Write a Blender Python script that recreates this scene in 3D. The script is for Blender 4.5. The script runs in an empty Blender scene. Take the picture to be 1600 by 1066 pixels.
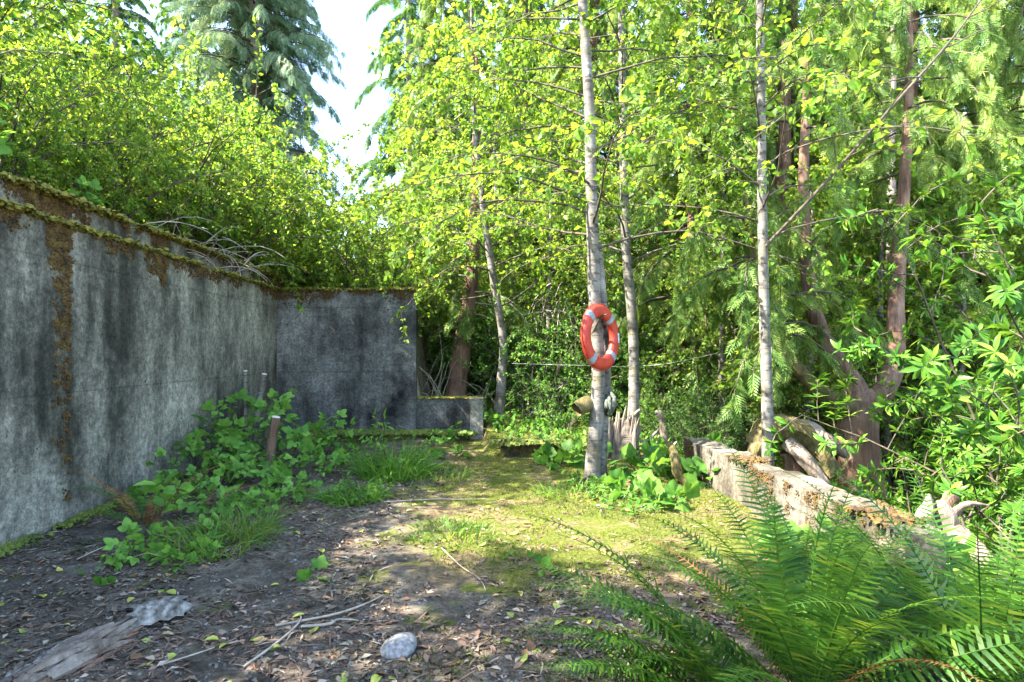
import bpy, math
import numpy as np
from mathutils import Vector, Matrix

# ------------------------------------------------------------------ camera, sky, sun, exposure
SC = bpy.context.scene
COL = SC.collection
F = 950.0                      # focal length in photo pixels (photo 1600 wide)
CAMZ = 1.6
cam_d = bpy.data.cameras.new('camera'); cam = bpy.data.objects.new('camera', cam_d); COL.objects.link(cam)
cam.location = (0, 0, CAMZ); cam.rotation_euler = (math.radians(90), 0, 0)
cam_d.sensor_width = 36.0; cam_d.lens = 36.0 * F / 1600.0
cam_d.shift_x = 51 / 1600.0; cam_d.shift_y = 17 / 1600.0
cam_d.clip_end = 2000; cam_d.clip_start = 0.05
SC.camera = cam

SUN_AZ = Vector((-0.92, -0.22, 0)).normalized()
SUN_EL = math.radians(48)
w = bpy.data.worlds.new('World'); SC.world = w; w.use_nodes = True
nt = w.node_tree
bg = nt.nodes['Background']
sky = nt.nodes.new('ShaderNodeTexSky'); sky.sky_type = 'NISHITA'; sky.sun_disc = False
sky.sun_elevation = SUN_EL; sky.sun_rotation = math.atan2(SUN_AZ.x, SUN_AZ.y)
sky.air_density = 1.0; sky.dust_density = 1.0; sky.ozone_density = 1.0
nt.links.new(sky.outputs[0], bg.inputs[0]); bg.inputs[1].default_value = 0.15
sd = bpy.data.lights.new('sun', 'SUN'); sd.energy = 4.4; sd.angle = math.radians(0.53); sd.color = (1.0, 0.94, 0.84)
sun = bpy.data.objects.new('sun', sd); COL.objects.link(sun)
SUN_DIR = (SUN_AZ * math.cos(SUN_EL) + Vector((0, 0, math.sin(SUN_EL)))).normalized()
sun.rotation_euler = SUN_DIR.to_track_quat('Z', 'Y').to_euler()
sun.location = SUN_DIR * 40
SC.view_settings.view_transform = 'Standard'; SC.view_settings.look = 'None'
SC.view_settings.exposure = 3.4; SC.view_settings.gamma = 1.0
SC.render.engine = 'CYCLES'
SC.cycles.max_bounces = 10; SC.cycles.diffuse_bounces = 6; SC.cycles.transmission_bounces = 6; SC.cycles.glossy_bounces = 2
SC.cycles.use_denoising = True
SC.cycles.caustics_reflective = False; SC.cycles.caustics_refractive = False

def at(px, py, Y):             # the point seen at a photo pixel, Y metres away
    return np.array([(px - 749) / F * Y, Y, CAMZ - (py - 550) / F * Y])
def gy(py, z=0.0):             # distance of a ground point seen at row py
    return F * (CAMZ - z) / (py - 550)
def gp(px, py, z=0.0):
    Y = gy(py, z); return np.array([(px - 749) / F * Y, Y, z])

# ------------------------------------------------------------------ helpers
R0 = np.random.default_rng(11)
def nrm(v):
    v = np.asarray(v, float); return v / np.maximum(np.linalg.norm(v, axis=-1, keepdims=True), 1e-9)
def wob(p, f=1.0, seed=0):     # cheap smooth noise about -1..1
    p = np.asarray(p, float) * f; x, y, z = p[..., 0] + seed * 1.7, p[..., 1] - seed * 2.3, p[..., 2] + seed * 0.9
    return (np.sin(x * 1.9 + 1.3 * np.sin(y * 1.7 + z)) + np.sin(y * 2.3 + 1.1 * np.sin(z * 2.1 + x * .7)) + np.sin(z * 2.7 + 1.2 * np.sin(x * 1.3 - y)) + .6 * np.sin(x * 4.7 + y * 5.3 + z * 4.1)) / 3.6

class Geo:
    def __init__(s): s.V = []; s.F = []; s.n = 0
    def add(s, V, Fs):
        V = np.asarray(V, float).reshape(-1, 3)
        for f in (Fs if isinstance(Fs, (list, tuple)) else [Fs]):
            f = np.asarray(f, np.int64)
            if f.size: s.F.append(f + s.n)
        s.V.append(V); s.n += len(V); return s
    def mesh(s, name, off=(0, 0, 0), smooth=True):
        V = np.concatenate(s.V) - np.asarray(off)
        m = bpy.data.meshes.new(name)
        m.vertices.add(len(V)); m.vertices.foreach_set('co', V.astype(np.float32).ravel())
        tot = np.concatenate([np.full(len(f), f.shape[1]) for f in s.F]); idx = np.concatenate([f.ravel() for f in s.F])
        m.loops.add(len(idx)); m.loops.foreach_set('vertex_index', idx.astype(np.int32))
        st = np.concatenate([[0], np.cumsum(tot)[:-1]])
        m.polygons.add(len(tot)); m.polygons.foreach_set('loop_start', st.astype(np.int32))
        m.update(calc_edges=True)
        m.polygons.foreach_set('use_smooth', np.full(len(tot), smooth, bool)); m.validate(); return m

def tag(o, label=None, cat=None, group=None, kind=None):
    if label: o['label'] = label
    if cat: o['category'] = cat
    if group: o['group'] = group
    if kind: o['kind'] = kind
    return o
def thing(name, label, cat, loc=(0, 0, 0), rz=0, group=None):
    o = bpy.data.objects.new(name, None); COL.objects.link(o); o.empty_display_size = .1
    o.location = [float(c) for c in loc]; o.rotation_euler = (0, 0, rz); return tag(o, label, cat, group)
def obj(name, geo, material, parent=None, kind=None, smooth=True):
    off = (0, 0, 0)
    if parent is not None:
        off = np.array(parent.location); pp = parent.parent
        if pp is not None: off = off + np.array(pp.location)
    me = geo.mesh(name, off, smooth) if isinstance(geo, Geo) else geo
    o = bpy.data.objects.new(name, me); COL.objects.link(o)
    if material is not None and len(me.materials) == 0: me.materials.append(material)
    if parent is not None: o.parent = parent
    if kind: o['kind'] = kind
    return o
def solo(name, geo, material, label, cat, base, group=None, smooth=True):    # a thing that is one mesh
    me = geo.mesh(name, base, smooth); me.materials.append(material)
    o = bpy.data.objects.new(name, me); COL.objects.link(o); o.location = [float(c) for c in base]
    return tag(o, label, cat, group)
def copy_tree(o, parent=None):
    c = o.copy(); COL.objects.link(c)
    if parent is not None: c.parent = parent
    for ch in o.children: copy_tree(ch, c)
    return c

def tube_batch(P, R, k=5):
    P = np.asarray(P, float); R = np.asarray(R, float); N, m, _ = P.shape
    T = nrm(np.gradient(P, axis=1)); main = nrm(P[:, -1] - P[:, 0] + 1e-6)
    ref = np.where(np.abs(main[:, 2:3]) > .75, np.array([[1., .13, 0]]), np.array([[.1, .05, 1.]]))
    U = nrm(np.cross(T, np.repeat(ref[:, None], m, 1))); W = np.cross(T, U)
    a = np.arange(k) * 2 * math.pi / k
    V = P[:, :, None] + R[:, :, None, None] * (np.cos(a)[None, None, :, None] * U[:, :, None] + np.sin(a)[None, None, :, None] * W[:, :, None])
    i = np.arange(N)[:, None, None] * m * k + np.arange(m - 1)[None, :, None] * k; j = np.arange(k)[None, None]; j2 = (j + 1) % k
    Fq = np.stack([i + j, i + j2, i + k + j2, i + k + j], -1).reshape(-1, 4)
    return V.reshape(-1, 3), Fq
def smooth_path(pts, n):
    pts = np.asarray(pts, float); t = np.linspace(0, len(pts) - 1, n); out = np.zeros((n, 3)); L = len(pts)
    for q, tt in enumerate(t):
        i = min(int(tt), L - 2); u = tt - i
        p0, p1, p2, p3 = pts[max(i - 1, 0)], pts[i], pts[i + 1], pts[min(i + 2, L - 1)]
        out[q] = .5 * ((2 * p1) + (-p0 + p2) * u + (2 * p0 - 5 * p1 + 4 * p2 - p3) * u * u + (-p0 + 3 * p1 - 3 * p2 + p3) * u ** 3)
    return out
def trunk_geo(g, pts, radii, n=24, k=12, lump=.06, lf=3., flute=0., cap=True, seed=0):
    P = smooth_path(pts, n); r = np.interp(np.linspace(0, 1, n), np.linspace(0, 1, len(radii)), radii)
    if cap: P = np.concatenate([P, P[-1:] + (P[-1:] - P[-2:-1]) * .03]); r = np.concatenate([r, [r[-1] * .02]])
    V, Fq = tube_batch(P[None], r[None], k)
    V = V.reshape(len(P), k, 3); c = P[:, None]
    s = 1 + lump * wob(V, lf, seed)
    if flute: s = s + flute * np.sin(np.arange(k) * 2.4 + seed)[None, :] + flute * .6 * wob(np.stack(np.broadcast_arrays(np.arange(k)[None, :] * 1.3, P[:, 2:3] * .5, 0 * P[:, :1]), -1), 2., seed)
    V = c + (V - c) * s[..., None]
    g.add(V, Fq); return P, r

# leaf templates (x along the leaf, y across, z up); faces
def lt_ovate(w=.33, fold=.10, droop=.12):
    xs = [0, .2, .5, .8, 1]; ws = [0, w * .8, w, w * .55, 0]
    V = [[x, 0, -droop * x * x] for x in xs]
    for s in (1, -1): V += [[xs[i] + .02, s * ws[i], fold * ws[i] / w - droop * xs[i] ** 2] for i in (1, 2, 3)]
    T = [[0, 1, 5], [3, 4, 7], [0, 8, 1], [3, 10, 4]]; Q = [[1, 2, 6, 5], [2, 3, 7, 6], [1, 8, 9, 2], [2, 9, 10, 3]]
    return np.array(V, float), [np.array(T), np.array(Q)]
def lt_low(w=.34, fold=.08):
    V = [[0, 0, 0], [.42, w, fold], [1, 0, -.1], [.42, -w, fold], [.45, 0, 0]]
    return np.array(V, float), [np.array([[0, 4, 1], [4, 2, 1], [0, 3, 4], [4, 3, 2]])]
def lt_two(w=.3, fold=.06):
    V = [[0, 0, 0], [.45, w, fold], [1, 0, -.05], [.45, -w, fold]]
    return np.array(V, float), [np.array([[0, 2, 1], [0, 3, 2]])]
def lt_lance(w=.14, droop=.2):
    xs = [0, .3, .65, 1]; V = [[x, 0, -droop * x * x] for x in xs] + [[.32, w, .03 - droop * .09], [.68, w * .85, .03 - droop * .42], [.32, -w, .03 - droop * .09], [.68, -w * .85, .03 - droop * .42]]
    return np.array(V, float), [np.array([[0, 1, 4], [2, 3, 5], [0, 6, 1], [2, 7, 3]]), np.array([[1, 2, 5, 4], [1, 6, 7, 2]])]
def lt_palm(lobes=5, n=25):
    a = np.linspace(-2.55, 2.55, n); r = .36 + .16 * np.abs(np.cos(a * lobes / 2 * 1.0)) ** .8 + .10 * np.cos(a) + .03 * np.cos(a * 19)
    V = [[.0, 0, 0]] + [[.35 + math.cos(t) * q, math.sin(t) * q, .05 * math.cos(t * 5) - .25 * q * q] for t, q in zip(a, r)]
    V = np.array(V); V[0] = [.18, 0, .02]
    return V, [np.array([[0, i, i + 1] for i in range(1, n)])]
def lt_tri():                 # trifoliate leaf on a short stalk
    V0, F0 = lt_ovate(.36, .07, .15); out = Geo()
    out.add(V0 * .62 + [.38, 0, 0], F0)
    for s in (1, -1):
        c, sn = math.cos(s * 1.15), math.sin(s * 1.15); M = np.array([[c, -sn, 0], [sn, c, 0], [0, 0, 1]])
        out.add((V0 * .5) @ M.T + [.36, 0, 0], F0)
    V, Fq = tube_batch(np.array([[[0, 0, 0], [.2, 0, .01], [.42, 0, 0]]]), np.full((1, 3), .012), 3); out.add(V, Fq)
    return np.concatenate(out.V), out.F
def lt_spray(pairs=7):        # flat conifer spray
    g = Geo()
    for i in range(pairs):
        x = .08 + .8 * i / pairs; L = .42 * (1 - .6 * i / pairs)
        for s in (1, -1):
            d = np.array([.72, s * .7, -.14]); p = np.array([x, 0, -.25 * x * x]); q = p + d * L; n = np.array([-s * .7, .72, 0]) * .03
            g.add([p - n * .6, p + (q - p) * .5 - n, q, p + (q - p) * .5 + n], np.array([[0, 1, 2, 3]]))
    g.add([[0, .012, 0], [0, -.012, 0], [1, 0, -.3], [.55, .045, -.08], [.55, -.045, -.08]], np.array([[0, 1, 4, 3], [3, 4, 2, 2]])[:1]); g.F[-1] = g.F[-1]
    g.add([[.6, .03, -.09], [.6, -.03, -.09], [1.05, 0, -.3]], np.array([[0, 1, 2]]))
    return np.concatenate(g.V), g.F

def frames(d, up, roll=None):
    x = nrm(d); y = nrm(np.cross(up, x)); z = np.cross(x, y)
    if roll is not None:
        c, s = np.cos(roll)[:, None], np.sin(roll)[:, None]; y, z = y * c + z * s, z * c - y * s
    return np.stack([x, y, z], -1)      # columns
def scatter(g, tpl, pos, Rm, size):
    V0, F0 = tpl; N = len(pos); k = len(V0)
    V = np.einsum('nij,kj->nki', Rm, V0) * np.asarray(size).reshape(-1, 1, 1) + pos[:, None]
    off = (np.arange(N) * k)[:, None, None]
    g.add(V.reshape(-1, 3), [(f[None] + off).reshape(-1, f.shape[1]) for f in F0])
def grow(S, D, L, m, droop=0., wig=.12, rng=R0, up=0.):
    N = len(S); P = np.zeros((N, m, 3)); P[:, 0] = S; d = nrm(D)
    for i in range(1, m):
        d = nrm(d + rng.normal(0, wig, (N, 3)) + np.array([0, 0, (-droop * (i / m) * 2 + up)]))
        P[:, i] = P[:, i - 1] + d * (np.asarray(L) / (m - 1))[:, None]
    return P
def along(P, idx, t):
    m = P.shape[1]; f = np.clip(t, 0, .9999) * (m - 1); i = f.astype(int); u = (f - i)[:, None]
    return P[idx, i] * (1 - u) + P[idx, i + 1] * u, nrm(P[idx, i + 1] - P[idx, i])

# ------------------------------------------------------------------ materials
def N(nt, t, **kw):
    n = nt.nodes.new('ShaderNode' + t)
    for k, v in kw.items():
        if k in n.inputs: n.inputs[k].default_value = v
        else: setattr(n, k, v)
    return n
def base_mat(name):
    m = bpy.data.materials.new(name); m.use_nodes = True; return m, m.node_tree, m.node_tree.nodes['Principled BSDF']
def coords(nt, sc=(1, 1, 1)):
    tc = N(nt, 'TexCoord'); mp = N(nt, 'Mapping'); mp.inputs['Scale'].default_value = sc
    nt.links.new(tc.outputs['Object'], mp.inputs[0]); return mp.outputs[0]
def noise(nt, vec, scale, detail=4, rough=.55):
    n = N(nt, 'TexNoise', Scale=scale, Detail=detail, Roughness=rough); nt.links.new(vec, n.inputs['Vector']); return n.outputs['Fac']
def ramp(nt, fac, stops):
    r = N(nt, 'ValToRGB'); e = r.color_ramp.elements
    while len(e) < len(stops): e.new(.5)
    for el, (p, c) in zip(e, stops): el.position = p; el.color = (*c, 1) if len(c) == 3 else c
    nt.links.new(fac, r.inputs[0]); return r.outputs[0]
def g3(v): return (v, v, v)
def mix(nt, fac, a, b, mode='MIX'):
    n = N(nt, 'MixRGB', blend_type=mode)
    for s, v in ((0, fac), (1, a), (2, b)):
        if isinstance(v, (int, float)): n.inputs[s].default_value = v
        elif isinstance(v, tuple): n.inputs[s].default_value = (*v, 1)
        else: nt.links.new(v, n.inputs[s])
    return n.outputs[0]
def bump(nt, bs, h, strength=.5, dist=.02):
    b = N(nt, 'Bump', Strength=strength, Distance=dist); nt.links.new(h, b.inputs['Height']); nt.links.new(b.outputs[0], bs.inputs['Normal'])
def nmat(name, stops, scale=6, sc=(1, 1, 1), rough=.85, bs=30, bstr=.5, bdist=.02, detail=5):
    m, nt, b = base_mat(name); v = coords(nt, sc)
    nt.links.new(ramp(nt, noise(nt, v, scale, detail), stops), b.inputs['Base Color'])
    b.inputs['Roughness'].default_value = rough; b.inputs['Specular IOR Level'].default_value = .25
    bump(nt, b, noise(nt, v, bs, 3), bstr, bdist); return m
def leaf_mat(name, c0, c1, tcol, tf=.45, rough=.5, c2=None):
    m, nt, b = base_mat(name); geo = N(nt, 'NewGeometry'); oi = N(nt, 'ObjectInfo')
    ad = N(nt, 'Math', operation='ADD'); fr = N(nt, 'Math', operation='FRACT')
    nt.links.new(geo.outputs['Random Per Island'], ad.inputs[0]); nt.links.new(oi.outputs['Random'], ad.inputs[1]); nt.links.new(ad.outputs[0], fr.inputs[0])
    st = [(0, c0), (.8, c1)] + ([(1, c2)] if c2 else [(1, c1)])
    col = ramp(nt, fr.outputs[0], st); col = mix(nt, 1., col, ramp(nt, noise(nt, coords(nt), 1.1, 3), [(.36, (.62, .74, .7)), (.5, (1., 1., 1.)), (.66, (1.25, 1.12, 1.1))]), 'MULTIPLY'); nt.links.new(col, b.inputs['Base Color'])
    b.inputs['Roughness'].default_value = rough; b.inputs['Specular IOR Level'].default_value = .14
    tr = N(nt, 'BsdfTranslucent'); k = tuple(t / max(1e-4, c) for t, c in zip(tcol, c1))
    nt.links.new(mix(nt, 1., col, k, 'MULTIPLY'), tr.inputs[0])
    ms = N(nt, 'MixShader'); ms.inputs[0].default_value = tf
    nt.links.new(b.outputs[0], ms.inputs[1]); nt.links.new(tr.outputs[0], ms.inputs[2]); nt.links.new(ms.outputs[0], nt.nodes['Material Output'].inputs[0]); return m

def concrete(name, base, dark, pale, streak=.5, sscale=1.3):
    m, nt, b = base_mat(name); v = coords(nt); vs = coords(nt, (1, 1, .16))
    st = ramp(nt, noise(nt, vs, sscale * 1.6, 5, .6), [(.38, g3(0)), (.62, g3(1))])
    pt = ramp(nt, noise(nt, v, .75, 4, .6), [(.45, g3(0)), (.68, g3(1))])
    sp = ramp(nt, noise(nt, v, 24, 8, .85), [(.36, g3(.35)), (.5, g3(.95)), (.66, g3(1.9))])
    md = ramp(nt, noise(nt, v, 7, 5, .7), [(.3, g3(.6)), (.7, g3(1.25))])
    c = mix(nt, st, base, dark); c2 = mix(nt, pt, c, pale); c = mix(nt, .7, c, c2)
    st2 = ramp(nt, noise(nt, coords(nt, (1, 1, .3)), 5.5, 6, .7), [(.35, g3(.55)), (.6, g3(1.15))]); c = mix(nt, .8, c, st2, 'MULTIPLY')
    sz = N(nt, 'SeparateXYZ'); nt.links.new(v, sz.inputs[0]); fz = N(nt, 'Math', operation='PINGPONG'); fz.inputs[1].default_value = .61; nt.links.new(sz.outputs[2], fz.inputs[0])
    ln = ramp(nt, fz.outputs[0], [(.0, g3(.55)), (.014, g3(1))]); c = mix(nt, .8, c, ln, 'MULTIPLY')
    c = mix(nt, 1., c, md, 'MULTIPLY'); c = mix(nt, 1., c, sp, 'MULTIPLY')
    vo = N(nt, 'TexVoronoi', Scale=5.); nt.links.new(v, vo.inputs['Vector'])
    pit = ramp(nt, vo.outputs['Distance'], [(.05, g3(0)), (.10, g3(1))])
    c = mix(nt, pit, (.02, .02, .02), c)
    nt.links.new(c, b.inputs['Base Color']); b.inputs['Roughness'].default_value = .92; b.inputs['Specular IOR Level'].default_value = .2
    hb = mix(nt, .5, noise(nt, v, 60, 6, .8), pit); bump(nt, b, hb, .55, .012); return m

M = {}
M['wall'] = concrete('mottled_concrete', (.165, .155, .122), (.032, .031, .023), (.31, .29, .235))
M['wall_dark'] = concrete('dark_stained_concrete', (.085, .083, .074), (.010, .010, .009), (.25, .24, .215), sscale=1.0)
M['parapet'] = concrete('pale_concrete', (.115, .098, .072), (.03, .026, .015), (.18, .16, .125))
M['moss'] = nmat('golden_moss', [(.3, (.05, .05, .009)), (.5, (.13, .12, .016)), (.75, (.24, .18, .026))], 9, bs=80, bstr=.8)
M['moss_brown'] = nmat('rusty_moss', [(.3, (.02, .014, .006)), (.5, (.075, .042, .012)), (.78, (.13, .095, .022))], 14, bs=90, bstr=.8)
M['moss_green'] = nmat('green_moss', [(.3, (.04, .06, .012)), (.55, (.10, .13, .02)), (.75, (.19, .17, .03))], 4, bs=80, bstr=.8)

def bark_alder():
    m, nt, b = base_mat('alder_bark'); v = coords(nt); vh = coords(nt, (2.2, 2.2, 9)); vv = coords(nt, (6, 6, 1.2))
    c = ramp(nt, noise(nt, v, 3.5, 5, .65), [(.3, (.05, .043, .033)), (.5, (.12, .108, .09)), (.7, (.22, .205, .185))])
    ln = ramp(nt, noise(nt, vh, 3, 4, .7), [(.36, g3(.3)), (.5, g3(1))])
    gr = ramp(nt, noise(nt, vv, 2.2, 4, .6), [(.55, g3(0)), (.75, g3(1))])
    c = mix(nt, 1., c, ln, 'MULTIPLY'); c = mix(nt, gr, c, (.14, .13, .05))
    nt.links.new(c, b.inputs['Base Color']); b.inputs['Roughness'].default_value = .85; b.inputs['Specular IOR Level'].default_value = .2
    bump(nt, b, noise(nt, vh, 6, 5, .7), .5, .012); return m
M['alder_bark'] = bark_alder()
def bark_fibre(name, stops):
    m, nt, b = base_mat(name); v = coords(nt); vv = coords(nt, (9, 9, .8)); n1 = noise(nt, vv, 2.4, 6, .65)
    c = mix(nt, .55, ramp(nt, n1, stops), ramp(nt, noise(nt, v, 3, 4), stops)); nt.links.new(c, b.inputs['Base Color'])
    b.inputs['Roughness'].default_value = .9; b.inputs['Specular IOR Level'].default_value = .15; bump(nt, b, n1, 1., .03); return m
M['cedar_bark'] = bark_fibre('cedar_bark', [(.3, (.03, .018, .012)), (.5, (.13, .075, .05)), (.7, (.25, .165, .115))])
M['grey_bark'] = bark_fibre('grey_bark', [(.3, (.07, .06, .055)), (.5, (.22, .18, .16)), (.7, (.36, .32, .29))])
M['driftwood'] = bark_fibre('driftwood', [(.3, (.04, .03, .022)), (.5, (.15, .115, .088)), (.7, (.28, .24, .2))])
M['mossy_wood'] = bark_fibre('mossy_wood', [(.3, (.035, .028, .012)), (.5, (.095, .078, .028)), (.7, (.19, .145, .085))])
M['twig'] = nmat('twig_bark', [(.3, (.03, .024, .016)), (.7, (.10, .078, .055))], 8)
M['dead_twig'] = nmat('dead_twig', [(.3, (.16, .13, .095)), (.7, (.36, .31, .245))], 8)
M['cut_wood'] = nmat('cut_wood', [(.3, (.42, .36, .27)), (.7, (.6, .55, .46))], 20)
M['alder_leaf'] = leaf_mat('alder_leaf', (.045, .11, .016), (.13, .23, .025), (.32, .45, .025), .5, c2=(.18, .24, .028))
M['shrub_leaf'] = leaf_mat('shrub_leaf', (.05, .12, .018), (.15, .25, .028), (.30, .43, .03), .5, c2=(.23, .25, .035))
M['herb_leaf'] = leaf_mat('herb_leaf', (.05, .13, .022), (.11, .23, .034), (.18, .36, .03), .45)
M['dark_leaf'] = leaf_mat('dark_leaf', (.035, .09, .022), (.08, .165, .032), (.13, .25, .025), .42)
M['rhodo_leaf'] = leaf_mat('rhododendron_leaf', (.035, .10, .016), (.085, .19, .022), (.15, .30, .02), .38, .33, c2=(.15, .22, .03))
M['cedar_leaf'] = leaf_mat('cedar_leaf', (.065, .13, .028), (.14, .22, .042), (.23, .32, .045), .42, c2=(.23, .26, .07))
M['fir_leaf'] = leaf_mat('fir_leaf', (.08, .14, .075), (.17, .24, .125), (.2, .27, .11), .35)
M['fern_leaf'] = leaf_mat('fern_leaf', (.018, .06, .010), (.055, .135, .016), (.14, .25, .016), .42, .42, c2=(.11, .165, .022))
M['dead_fern'] = leaf_mat('dead_fern', (.15, .065, .022), (.34, .16, .055), (.25, .12, .04), .25)
M['grass'] = leaf_mat('grass', (.06, .13, .022), (.13, .21, .035), (.2, .3, .03), .4, c2=(.26, .24, .09))
M['yellow_leaf'] = leaf_mat('yellow_green_leaf', (.20, .26, .05), (.36, .36, .07), (.3, .3, .04), .25, c2=(.42, .33, .08))
M['brown_leaf'] = leaf_mat('brown_leaf', (.12, .06, .03), (.26, .15, .08), (.2, .1, .04), .15, c2=(.36, .25, .15))
M['litter'] = leaf_mat('litter', (.05, .034, .024), (.16, .11, .075), (.1, .07, .04), .1, .8, c2=(.30, .25, .19))
M['stone'] = nmat('granite', [(.3, (.07, .068, .065)), (.5, (.15, .147, .14)), (.7, (.25, .245, .23))], 40, bs=90, bstr=.3, rough=.75)
M['bark_pale'] = nmat('pale_birch_bark', [(.33, (.025, .022, .017)), (.5, (.11, .1, .085)), (.68, (.25, .235, .205))], 22, (1, 1, 1), bs=40, bstr=.6)
M['buoy'] = nmat('orange_plastic', [(.3, (.22, .022, .011)), (.5, (.33, .03, .015)), (.75, (.37, .045, .026))], 9, rough=.5, bs=30, bstr=.2)
M['band'] = nmat('reflective_tape', [(.3, (.12, .135, .15)), (.7, (.22, .24, .26))], 30, rough=.35, bs=80, bstr=.1)
M['label'] = nmat('label_paper', [(.3, (.35, .38, .42)), (.7, (.45, .48, .52))], 30, rough=.5, bs=80, bstr=.05)
M['rope'] = nmat('weathered_rope', [(.3, (.05, .058, .045)), (.7, (.11, .125, .095))], 30, (1, 1, 3), bs=60, bstr=.8)
M['cord'] = nmat('white_cord', [(.3, (.25, .23, .19)), (.7, (.4, .38, .33))], 30)

def ground_mat():
    m, nt, b = base_mat('forest_dirt'); v = coords(nt)
    d = ramp(nt, noise(nt, v, 3.2, 8, .7), [(.3, (.036, .03, .022)), (.5, (.115, .096, .073)), (.7, (.23, .2, .155))])
    f = ramp(nt, noise(nt, v, 30, 8, .85), [(.34, g3(.25)), (.5, g3(1)), (.68, g3(2.0))])
    d = mix(nt, .9, d, f, 'MULTIPLY')
    straw = ramp(nt, noise(nt, v, 26, 6, .75), [(.3, (.06, .045, .02)), (.5, (.17, .125, .06)), (.7, (.33, .26, .15))])
    # worn straw and moss lie on the middle and right of the terrace
    sx = N(nt, 'SeparateXYZ'); nt.links.new(v, sx.inputs[0])
    def mr(src, a, bb):
        n = N(nt, 'MapRange'); n.inputs[1].default_value = a; n.inputs[2].default_value = bb; nt.links.new(src, n.inputs[0]); return n.outputs[0]
    def mul(a, bb):
        n = N(nt, 'Math', operation='MULTIPLY'); nt.links.new(a, n.inputs[0]); nt.links.new(bb, n.inputs[1]); return n.outputs[0]
    reg = mul(mr(sx.outputs[0], -1.3, .5), mr(sx.outputs[1], 3.4, 4.8))
    n1 = noise(nt, v, 1.6, 6, .7); ad = N(nt, 'Math', operation='ADD'); nt.links.new(reg, ad.inputs[0]); nt.links.new(n1, ad.inputs[1])
    c = mix(nt, ramp(nt, ad.outputs[0], [(.85, g3(0)), (1.0, g3(1))]), d, straw)
    n2 = noise(nt, v, 1.9, 7, .72); a2 = N(nt, 'Math', operation='MULTIPLY_ADD'); nt.links.new(reg, a2.inputs[0]); a2.inputs[1].default_value = .175; nt.links.new(n2, a2.inputs[2])
    moss = ramp(nt, noise(nt, v, 40, 5, .7), [(.3, (.035, .05, .008)), (.55, (.11, .13, .02)), (.75, (.2, .19, .035))])
    c = mix(nt, ramp(nt, a2.outputs[0], [(.57, g3(0)), (.66, g3(1))]), c, moss)
    nt.links.new(c, b.inputs['Base Color']); b.inputs['Roughness'].default_value = .95; b.inputs['Specular IOR Level'].default_value = .12
    bump(nt, b, noise(nt, v, 22, 10, .85), 1., .05); return m
M['ground'] = ground_mat()
def beach_mat():
    m, nt, b = base_mat('beach_pebbles'); v = coords(nt); vo = N(nt, 'TexVoronoi', Scale=3.5); nt.links.new(v, vo.inputs['Vector'])
    c = mix(nt, .5, ramp(nt, noise(nt, v, 1.2, 5), [(.3, (.24, .25, .27)), (.7, (.52, .52, .52))]), vo.outputs['Color'], 'SOFT_LIGHT')
    nt.links.new(c, b.inputs['Base Color']); b.inputs['Roughness'].default_value = .7; bump(nt, b, vo.outputs['Distance'], .8, .1); return m
M['beach'] = beach_mat()

# ------------------------------------------------------------------ ground
WX = -3.84
def H(x, y):
    x = np.asarray(x, float); y = np.asarray(y, float)
    a = np.interp(x, [-60, -30, -10, -4.10, -4.0, 2.8, 2.95, 3.5, 6, 10, 14, 40, 200], [14, 10, 5.4, 2.8, 0, 0, -.05, -.15, -.6, -1.6, -2.2, -2.8, -3])
    b = np.interp(x, [-60, -30, -10, -4.0, -1.35, -1.1, .3, 2.5, 3.5, 6, 10, 14, 40, 200], [14, 10, 5.4, 2.5, 2.1, .55, .32, .12, -.1, -.6, -1.6, -2.2, -2.8, -3])
    s1 = np.clip((y - 11.58) / .1, 0, 1); s2 = np.clip((y - 9.35) / 3, 0, 1) ** .7
    s = np.where(x < .1, s1, s2); z = a * (1 - s) + b * s
    back = np.clip(y - 12.5, 0, 60) * np.interp(x, [-10, 0, 6, 12], [.10, .06, 0, 0]); z = z + back
    p = np.stack(np.broadcast_arrays(x, y, 0 * x), -1)
    amp = np.where((x > -4) & (x < 2.9) & (y < 9.3), .022, .07)
    far = np.clip(np.hypot(x, y - 6) / 10, 0, 3)
    return z + amp * wob(p, 1.6, 3) + .012 * wob(p, 5.5, 8) + .07 * far * wob(p, .35, 5) * (np.abs(x) > 3.5)
xs = np.unique(np.concatenate([np.linspace(-120, -8, 24), np.arange(-8, -4.2, .3), [-4.16, -4.10, -4.0, -3.94], np.arange(-3.9, 3.2, .09), np.arange(3.2, 9, .3), [9.0]]))
xb = np.concatenate([[9.0], np.linspace(9.5, 40, 40), np.linspace(46, 160, 14)])
ys = np.unique(np.concatenate([np.linspace(-60, -1, 18), np.arange(-1, 2, .3), np.arange(2, 11.5, .09), [11.54, 11.58, 11.68, 11.74], np.arange(11.9, 24, .3), np.linspace(24, 160, 40)]))
def sheet(xs, ys):
    X, Y = np.meshgrid(xs, ys); Z = H(X, Y); n, m = X.shape
    i = (np.arange(n - 1)[:, None] * m + np.arange(m - 1)[None]).ravel()
    return Geo().add(np.stack([X, Y, Z], -1), np.stack([i, i + 1, i + m + 1, i + m], -1))
tag(obj('ground', sheet(xs, ys), M['ground']), 'bare dirt and moss ground of the walled yard', kind='structure')
tag(obj('beach', sheet(xb, ys), M['beach']), 'pale pebble beach below the trees', kind='structure')

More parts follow.
